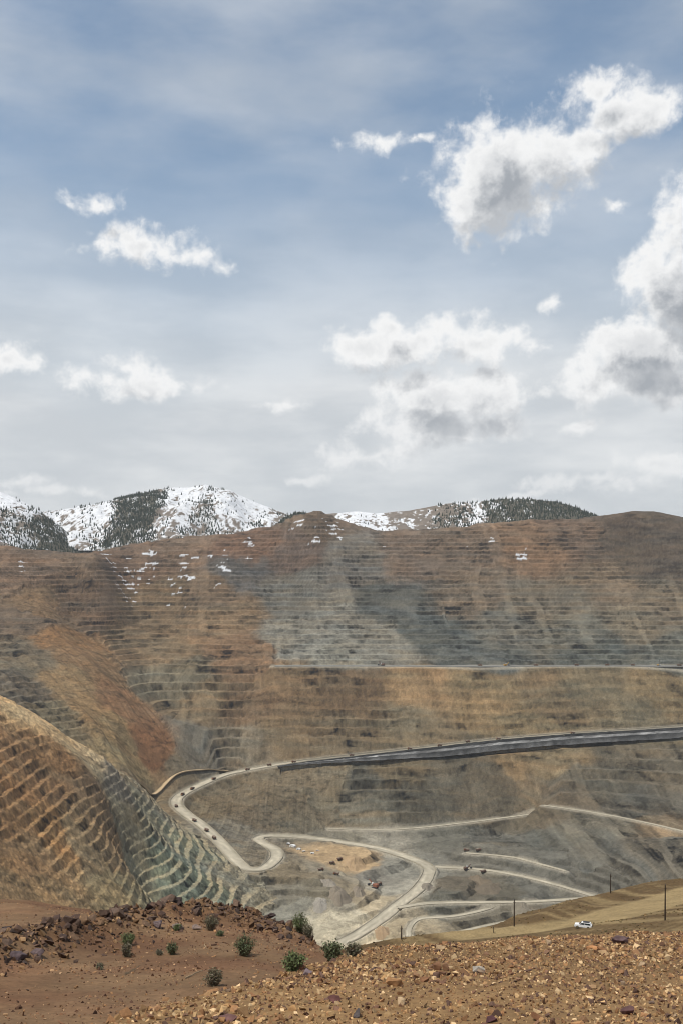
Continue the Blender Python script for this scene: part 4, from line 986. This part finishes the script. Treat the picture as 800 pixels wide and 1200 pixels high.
def tube(name, rows, mat, parent, seg=8):
    """tapered tube through (x, y, z, radius)"""
    bm = bmesh.new(); rings = []
    P_ = [Vector(r[:3]) for r in rows]
    for i, r in enumerate(rows):
        d = (P_[min(i + 1, len(P_) - 1)] - P_[max(i - 1, 0)]).normalized()
        s1 = d.orthogonal().normalized(); s2 = d.cross(s1)
        rings.append([bm.verts.new(P_[i] + (s1 * math.cos(k * 6.2832 / seg) + s2 * math.sin(k * 6.2832 / seg)) * r[3]) for k in range(seg)])
    for r0, r1 in zip(rings, rings[1:]):
        for k in range(seg): bm.faces.new((r0[k], r0[(k + 1) % seg], r1[(k + 1) % seg], r1[k]))
    bm.faces.new(rings[0][::-1]); bm.faces.new(rings[-1])
    bmesh.ops.recalc_face_normals(bm, faces=bm.faces)
    me = bpy.data.meshes.new(name); bm.to_mesh(me); bm.free(); me.materials.append(mat)
    return link(name, me, parent=parent)
def wheel(x, y, z, r, w, parent, mt, mr, seg=14):
    o = tube('wheel', [(x, y - w / 2, z, r * 0.9), (x, y - w * 0.4, z, r), (x, y + w * 0.4, z, r), (x, y + w / 2, z, r * 0.9)], mt, parent, seg)
    s_ = -1 if y < 0 else 1
    tube('rim', [(x, y + s_ * w * 0.42, z, r * 0.5), (x, y + s_ * (w * 0.52), z, r * 0.45)], mr, o, 10)
    return o
def copy_tree(o, parent=None):
    c = o.copy(); COL.objects.link(c); c.parent = parent
    for ch in list(o.children): copy_tree(ch, c)
    return c
M_TYRE = mat_flat('tyre_rubber', (0.03, 0.03, 0.03), 0.9, 0.2)
M_RIM = mat_flat('wheel_rim', tuple(lin((150, 132, 90))), 0.6, 0.2)
M_TRUCK = mat_flat('truck_paint', tuple(lin((148, 100, 70))), 0.6, 0.25, 0.6)
M_BED = mat_flat('truck_bed_steel', tuple(lin((104, 82, 70))), 0.75, 0.3, 0.5)
M_GLASS = mat_flat('dark_glass', (0.02, 0.025, 0.03), 0.1, 0.05)
M_WHITE = mat_flat('white_paint', (0.75, 0.75, 0.74), 0.4, 0.08, 2.0)
M_DARK = mat_flat('dark_steel', (0.05, 0.05, 0.055), 0.6, 0.2)
M_RED = mat_flat('shovel_paint', tuple(lin((140, 92, 72))), 0.6, 0.2, 0.4)
M_YEL = mat_flat('yellow_paint', tuple(lin((186, 140, 60))), 0.6, 0.2, 0.4)
M_POLE = mat_flat('pole_wood', tuple(lin((62, 52, 44))), 0.9, 0.25, 2.0)

def make_truck():
    t = link('haul_truck', None, cat='haul truck')
    prism('chassis', [(-6.5, 2.2), (6.4, 2.0), (7.2, 2.4), (7.2, 3.4), (4.6, 3.9), (-6.5, 3.2)], 3.2, M_TRUCK, t)
    boxes('engine_hood', [(5.6, 0, 4.1, 3.0, 5.6, 1.9)], M_TRUCK, t, 0.15)
    cab_ = boxes('cab', [(3.9, 1.9, 5.7, 1.9, 2.2, 1.9)], M_TRUCK, t, 0.1)
    boxes('window', [(4.88, 1.9, 6.0, 0.06, 1.8, 0.9)], M_GLASS, cab_)
    bed = prism('dump_bed', [(-7.4, 4.6), (-6.6, 3.9), (-1.0, 3.5), (2.8, 4.8), (3.2, 6.6), (6.8, 6.9), (6.8, 7.15), (2.9, 7.0), (-6.9, 6.4)], 7.4, M_BED, t)
    boxes('ore_load', [(-2.2, 0, 6.9, 7.6, 5.6, 1.0, 0.55)], M_GRAVELPILE, bed)
    boxes('bumper', [(7.4, 0, 2.2, 0.5, 6.2, 0.9)], M_DARK, t)
    boxes('ladder', [(7.75, 1.2, 3.0, 0.12, 0.9, 2.6)], M_YEL, t)
    for y_ in (-3.0, 3.0): wheel(4.3, y_, 1.9, 1.9, 1.4, t, M_TYRE, M_RIM)
    for y_ in (-2.9, 2.9): wheel(-3.4, y_, 1.9, 1.9, 2.4, t, M_TYRE, M_RIM)
    return t
M_GRAVELPILE = mat_flat('ore', tuple(lin((128, 118, 104))), 0.95, 0.3, 0.8)
TRUCK0 = make_truck(); used = [False]
def truck(p, heading, label, group, scale=1.0):
    o = TRUCK0 if not used[0] else copy_tree(TRUCK0)
    used[0] = True
    o.location = p; o.rotation_euler = (0, 0, heading); o.scale = (scale,) * 3; o['label'] = label; o['group'] = group
    return o
def on_road(name, px, py, side=1, off=6.0):
    P = ROADS[name][0]
    im = np.stack([P[:, 0] / P[:, 1] * F + CX, HY - P[:, 2] / P[:, 1] * F], 1)
    k = int(((im[:, 0] - px) ** 2 + (im[:, 1] - py) ** 2).argmin()); k = min(max(k, 1), len(P) - 2)
    t_ = P[k + 1] - P[k - 1]; a_ = math.atan2(t_[1], t_[0])
    n_ = np.array([-math.sin(a_), math.cos(a_)])
    return (P[k, 0] + n_[0] * side * off, P[k, 1] + n_[1] * side * off, P[k, 2] + 0.1), a_ + (math.pi if side < 0 else 0)
for k, (px, py, sd, lab) in enumerate([(288, 902, 1, 'haul truck on the road above the left end of the tan dump slope'), (315, 898, -1, 'haul truck where the pale road meets the black bank'), (347, 893, 1, 'haul truck at the left end of the black bank'),
    (247, 911, 1, 'haul truck coming out of the upper hairpin bend, third above it'), (222, 922, 1, 'haul truck second above the upper hairpin bend'), (210, 931, 1, 'haul truck just above the upper hairpin bend'), (209, 946, -1, 'haul truck on the apex of the upper hairpin bend'),
    (231, 961, -1, 'haul truck first below the upper hairpin bend'), (248, 972, -1, 'haul truck second below the upper hairpin bend'), (258, 980, -1, 'haul truck nearest of the row below the upper hairpin bend'),
    (412, 886, 1, 'haul truck on the black banked road, leftmost on its straight'), (478, 877, 1, 'haul truck on the black banked road, second from the left'), (516, 874, 1, 'haul truck on the black banked road, third from the left'), (548, 869, -1, 'haul truck on the black banked road, middle of the straight'),
    (584, 865, 1, 'haul truck on the black banked road, second from the right'), (671, 858, 1, 'haul truck on the black banked road, rightmost')]):
    p, a_ = on_road('haul_road', px, py, sd)
    truck(p, a_, lab, 'haul trucks on the winding road')
for px, lab in ((562, 'haul truck on the level bench road, leftmost'), (628, 'haul truck on the level bench road, second from the left'), (677, 'haul truck on the level bench road, third from the left'), (710, 'haul truck on the level bench road, fourth from the left'), (740, 'haul truck on the level bench road left of the tall drill rig'), (795, 'haul truck on the level bench road at the right edge')):
    p, a_ = on_road('bench_road', px, 780, 1, 5.0); truck(p, a_, lab, 'haul trucks on the level bench road')
for px, py, a_, lab in ((376, 1021, 0.4, 'haul truck parked lowest left on the tan yard'), (394, 1026, 2.8, 'haul truck parked lowest right on the tan yard'), (389, 1013, 0.2, 'haul truck parked in the middle of the tan yard'), (398, 1009, 0.6, 'haul truck parked highest on the tan yard'),
    (546, 998, 2.9, 'haul truck on the upper pale terrace track, left of two'), (560, 998, 0.1, 'haul truck on the upper pale terrace track, right of two'), (566, 1024, 0.3, 'haul truck on the pale terrace track right of the floor'), (444, 1038, 0.9, 'haul truck being loaded beside the red shovel')):
    x_, y_, z_ = pick_pit(px, py, 1900); truck((x_, y_, z_ - 0.1), a_, lab, 'haul trucks on the pit floor')

def make_shovel(name, label, p, a_, paint, sc=1.0):
    t = link(name, None, label=label, cat='mining shovel', loc=p, group='mining shovels'); t.rotation_euler = (0, 0, a_); t.scale = (sc,) * 3
    for y_ in (-3.2, 3.2): prism('crawler_track', [(-5.2, 0.2), (-4.6, 0), (4.6, 0), (5.2, 0.5), (5.2, 1.5), (4.4, 2.0), (-4.4, 2.0), (-5.2, 1.5)], 2.0, M_DARK, t, y_)
    tube('turntable', [(0, 0, 1.9, 3.0), (0, 0, 2.8, 3.0)], M_DARK, t, 12)
    h_ = boxes('machinery_house', [(-2.2, 0, 5.4, 9.5, 7.6, 5.2)], paint, t, 0.2)
    boxes('vent', [(-2.2, -3.84, 6.2, 4.0, 0.1, 1.6)], M_DARK, h_)
    c_ = boxes('cab', [(3.6, 2.6, 8.4, 2.6, 2.6, 2.8)], M_WHITE, t, 0.1)
    boxes('window', [(4.93, 2.6, 8.7, 0.08, 2.2, 1.4)], M_GLASS, c_)
    prism('boom', [(2.0, 3.6), (3.0, 3.0), (14.2, 13.4), (13.4, 14.4)], 1.8, paint, t)
    prism('dipper_stick', [(5.6, 8.8), (6.2, 7.6), (14.6, 4.0), (14.9, 5.0)], 1.0, M_DARK, t)
    prism('bucket', [(13.4, 5.8), (16.6, 5.6), (17.4, 2.6), (14.6, 1.6), (13.2, 2.8)], 4.2, M_DARK, t)
    tube('hoist_cable', [(-1.0, 0, 8.0, 0.12), (13.6, 0, 14.2, 0.12)], M_DARK, t, 5)
    return t
x_, y_, z_ = pick_pit(439, 1041, 1900); make_shovel('mining_shovel', 'red mining shovel working on the pale floor at pit bottom', (x_, y_, z_ - 0.2), 2.4, M_RED, 1.3)
x_, y_, z_ = pick_pit(546, 1020, 1900); make_shovel('mining_shovel', 'dark mining shovel on the pale terrace track', (x_, y_, z_ - 0.2), 0.5, M_BED)
p, a_ = on_road('bench_road', 446, 780, 1, 4); make_shovel('mining_shovel', 'mining shovel at the left end of the level bench road', p, a_ + 2.6, M_BED, 1.1)
p, a_ = on_road('bench_road', 595, 780, 1, 4); make_shovel('mining_shovel', 'mining shovel amid the trucks on the level bench road', p, a_ + 0.4, M_YEL, 0.9)
# drill rig with tall mast
p, a_ = on_road('bench_road', 772, 780, 1, 4)
t = link('drill_rig', None, label='blast hole drill rig with tall upright mast on the level bench road', cat='drill rig', loc=p)
for y_ in (-2.2, 2.2): prism('crawler_track', [(-4.6, 0.2), (-4.0, 0), (4.0, 0), (4.6, 0.5), (4.6, 1.2), (-4.6, 1.2)], 1.3, M_DARK, t, y_)
boxes('deck', [(0, 0, 1.9, 11, 5.0, 0.8)], M_DARK, t); boxes('machinery_house', [(-2.4, 0, 3.9, 5.8, 4.4, 3.2)], M_YEL, t, 0.15)
c_ = boxes('cab', [(4.4, -1.2, 3.6, 2.0, 2.2, 2.6)], M_WHITE, t, 0.1); boxes('window', [(5.43, -1.2, 3.9, 0.06, 1.8, 1.3)], M_GLASS, c_)
for sx in (-0.8, 0.8):
    for sy in (-0.8, 0.8): tube('mast_leg', [(2.2 + sx, sy, 1.5, 0.16), (2.2 + sx, sy, 23, 0.14)], M_DARK, t, 5)
for k in range(8): boxes('mast_brace', [(2.2, 0, 3 + k * 2.7, 1.7, 1.7, 0.18)], M_DARK, t)
boxes('drill_head', [(2.2, 0, 19.0, 1.3, 1.3, 1.8)], M_RED, t)

def make_pickup(name, label, p, a_, paint, cat='car'):
    t = link(name, None, label=label, cat=cat, loc=p); t.rotation_euler = (0, 0, a_)
    prism('body', [(-2.5, 0.45), (2.45, 0.42), (2.5, 0.75), (2.42, 1.02), (1.2, 1.12), (-2.5, 1.12)], 1.86, paint, t)
    c_ = prism('cabin', [(-2.35, 1.12), (1.15, 1.12), (0.45, 1.72), (-0.4, 1.80), (-2.1, 1.76)], 1.66, paint, t)
    prism('windscreen', [(1.20, 1.16), (0.56, 1.70), (0.52, 1.68), (1.14, 1.14)], 1.46, M_GLASS, c_)
    for sy in (-0.84, 0.84):
        prism('window', [(0.92, 1.17), (0.36, 1.64), (-0.42, 1.68), (-0.42, 1.17)], 0.03, M_GLASS, c_, sy); prism('window', [(-0.55, 1.17), (-0.55, 1.68), (-2.0, 1.66), (-2.2, 1.17)], 0.03, M_GLASS, c_, sy)
        boxes('headlight', [(2.47, sy * 0.78, 0.86, 0.08, 0.34, 0.16)], M_RIM, t); boxes('tail_light', [(-2.51, sy * 0.88, 0.9, 0.05, 0.18, 0.3)], M_RED, t)
    boxes('bumper', [(2.5, 0, 0.5, 0.16, 1.8, 0.22)], M_DARK, t); boxes('rear_bumper', [(-2.54, 0, 0.5, 0.14, 1.8, 0.2)], M_DARK, t); boxes('roof_rack', [(-0.9, 0, 1.86, 1.9, 1.3, 0.07)], M_DARK, t)
    for x_ in (-1.55, 1.55):
        for y_ in (-0.86, 0.86): wheel(x_, y_, 0.38, 0.38, 0.26, t, M_TYRE, M_RIM)
    return t
x_, y_, z_ = pick_near(683, 1088, 100); make_pickup('parked_car', 'white car with dark windows on the terrace road below the gravel bank', (x_, y_, z_ + 0.02), math.radians(158), M_WHITE)
p, a_ = on_road('bench_road', 538, 780, -1, 3); make_pickup('parked_car', 'tiny white pickup on the level bench road', p, a_, M_WHITE)

# utility poles on the terrace
def make_pole(px, ptop, pbase, Y, label):
    x_ = (px - CX) / F * Y; z0 = float(h_near(x_, Y)[0]); ztop = (HY - ptop) / F * Y
    t = link('utility_pole', None, label=label, cat='pole', group='utility poles on the terrace', loc=(x_, Y, z0)); h_ = ztop - z0
    tube('shaft', [(0, 0, -1.2, 0.24), (0.02, 0, h_ * 0.5, 0.2), (0.05, 0, h_, 0.15)], M_POLE, t, 8)
    tube('insulator', [(0.05, 0, h_, 0.09), (0.05, 0, h_ + 0.12, 0.13), (0.05, 0, h_ + 0.35, 0.05)], M_DARK, t, 6)
    boxes('crossarm', [(0.05, -0.2, h_ - 0.7, 0.9, 0.12, 0.14)], M_POLE, t); boxes('marker_plate', [(0, -0.22, h_ * 0.4, 0.2, 0.03, 0.3)], M_DARK, t)
for row in ((602, 1055, 1093, 330, 'dark utility pole standing left of the white car'), (715, 1025, 1056, 392, 'dark utility pole on the terrace edge above the white car'), (779, 1038, 1081, 283, 'dark utility pole at the far right, beside the terrace road'), (470, 1086, 1107, 305, 'faint utility pole at the left end of the terrace')):
    make_pole(*row)
x_, y_, z_ = pick_near(578, 1094, 150); t = link('marker_post', None, label='short dark marker post left of the poles on the terrace', cat='post', loc=(x_, y_, z_))
tube('shaft', [(0, 0, -0.3, 0.14), (0, 0, 1.9, 0.12)], M_POLE, t, 6); boxes('cap', [(0, 0, 1.95, 0.3, 0.3, 0.1)], M_DARK, t)

# sheds and containers of the yard on the pit floor
def shed(px, py, L_, W_, Hh, a_, mat, label):
    x_, y_, z_ = pick_pit(px, py, 1900)
    t = link('site_shed', None, label=label, cat='shed', group='sheds of the yard on the pit floor', loc=(x_, y_, z_ - 0.3)); t.rotation_euler = (0, 0, a_)
    boxes('wall', [(0, 0, Hh / 2, L_, W_, Hh)], mat, t)
    prism('roof', [(-L_ / 2 - 0.3, Hh), (L_ / 2 + 0.3, Hh), (L_ / 2 + 0.3, Hh + 0.3), (0, Hh + W_ * 0.22), (-L_ / 2 - 0.3, Hh + 0.3)], W_ + 0.6, M_WHITE, t)
    boxes('door', [(-L_ * 0.2, -W_ / 2 - 0.04, 1.3, 2.0, 0.08, 2.6)], M_DARK, t)
    for k in (0.1, 0.3): boxes('window', [(L_ * k, -W_ / 2 - 0.04, Hh * 0.6, 1.2, 0.08, 0.9)], M_GLASS, t)
for k, r in enumerate(((343, 993, 16, 9, 5, -0.5, M_WHITE, 'largest white shed of the yard inside the hairpin bend'), (350, 996, 10, 6, 3.4, -0.4, M_WHITE, 'white shed in front of the largest one'), (338, 990, 10, 6, 3.6, -0.5, M_DARK, 'dark shed behind the largest white one'), (356, 999, 9, 4, 3, 0.3, M_RIM, 'tan container beside the white sheds'),
    (366, 1001, 9, 4, 3, 0.1, M_WHITE, 'white container at the right end of the yard'), (372, 998, 8, 3, 2.8, -0.2, M_RED, 'red container at the far side of the yard'))):
    shed(*r)
# spoil heaps tipped on the floor
def heap_of_spoil(px, py, wpx, hpx, c, label, seed):
    x_, y_, z_ = pick_pit(px, py, 1900)
    w = wpx / F * y_ * 0.5; h = hpx / F * y_
    n, k = 26, 9
    a_ = np.linspace(0, 2 * np.pi, n, endpoint=False)[None]; r_ = np.linspace(0, 1, k)[:, None]
    rr_ = r_ * (1 + 0.35 * fbm(np.cos(a_) * 1.7 + seed, np.sin(a_) * 1.7, 3, seed)); X_ = rr_ * np.cos(a_) * w; Y_ = rr_ * np.sin(a_) * w * 1.5
    Z_ = 0.8 * h * np.clip(1 - r_, 0, 1) ** 1.1 * (1 + 0.5 * fbm(X_ / (w * .4) + seed, Y_ / (w * .4), 3, seed)) + 1.1 * fbm(X_ / 4 + seed, Y_ / 4, 3, seed) - 2.2 * r_ ** 3
    Z_ = Z_ - 0.6 + np.array([[h_pit(x_ + X_[i, j], y_ + Y_[i, j]) - z_ for j in range(n)] for i in range(k)])
    idx = np.arange(n * k).reshape(k, n)
    nx_ = np.roll(idx, -1, 1)
    fs = np.stack([idx[:-1], idx[1:], nx_[1:], nx_[:-1]], -1).reshape(-1, 4)
    col_ = lin(c) * 1.1 * (1 + 0.2 * fbm(X_ / 6, Y_ / 6, 3, seed)[..., None]) * np.ones((1, 1, 3))
    link('spoil_heap', new_mesh('spoil_heap', np.stack([X_, Y_, Z_], -1).reshape(-1, 3), fs, M_ROAD, col_.reshape(-1, 3)), label=label, cat='spoil heap', group='spoil heaps on the pit floor', loc=(x_, y_, z_))
for k, r in enumerate(((560, 1032, 34, 6, (110, 98, 82), 'long brown spoil heap between the terrace tracks, upper of two'), (572, 1042, 40, 6, (104, 94, 80), 'long brown spoil heap between the terrace tracks, lower of two'), (447, 1092, 22, 8, (150, 128, 102), 'tan spoil heap beside the road at the very bottom of the pit'),
    (398, 1050, 30, 9, (122, 112, 98), 'brown grey spoil heap left of the shovel'), (420, 1048, 16, 12, (128, 118, 104), 'steep spoil heap just below the red shovel'), (415, 1012, 30, 7, (156, 132, 102), 'tan spoil heap at the edge of the yard'), (375, 1060, 24, 7, (140, 134, 124), 'pale spoil heap at the left of the floor'),
    (500, 1040, 20, 5, (120, 112, 100), 'low spoil heap right of the main floor road'), (610, 1068, 30, 5, (118, 110, 96), 'low spoil heap below the pale floor road'), (385, 1036, 22, 6, (132, 124, 112), 'grey spoil heap below the parked trucks'))):
    heap_of_spoil(*r, 800 + k)
#THINGS_END

#HAZE_BEGIN
hb = bpy.data.meshes.new('haze')
bm = bmesh.new(); bmesh.ops.create_cube(bm, size=1.0)
bmesh.ops.scale(bm, vec=(13000, 9500, 1720), verts=bm.verts); bmesh.ops.translate(bm, vec=(0, 4400, -200), verts=bm.verts)
bm.to_mesh(hb); bm.free()
hm = bpy.data.materials.new('air'); hm.use_nodes = True
hn = hm.node_tree
for n in list(hn.nodes): hn.nodes.remove(n)
pv = hn.nodes.new('ShaderNodeVolumePrincipled'); pv.inputs['Color'].default_value = (0.86, 0.90, 0.96, 1); pv.inputs['Density'].default_value = 0.000022; pv.inputs['Anisotropy'].default_value = 0.2
ho = hn.nodes.new('ShaderNodeOutputMaterial'); hn.links.new(pv.outputs[0], ho.inputs['Volume'])
hb.materials.append(hm)
link('haze', hb, kind='stuff', label='thin pale haze filling the air over the pit')
#HAZE_END
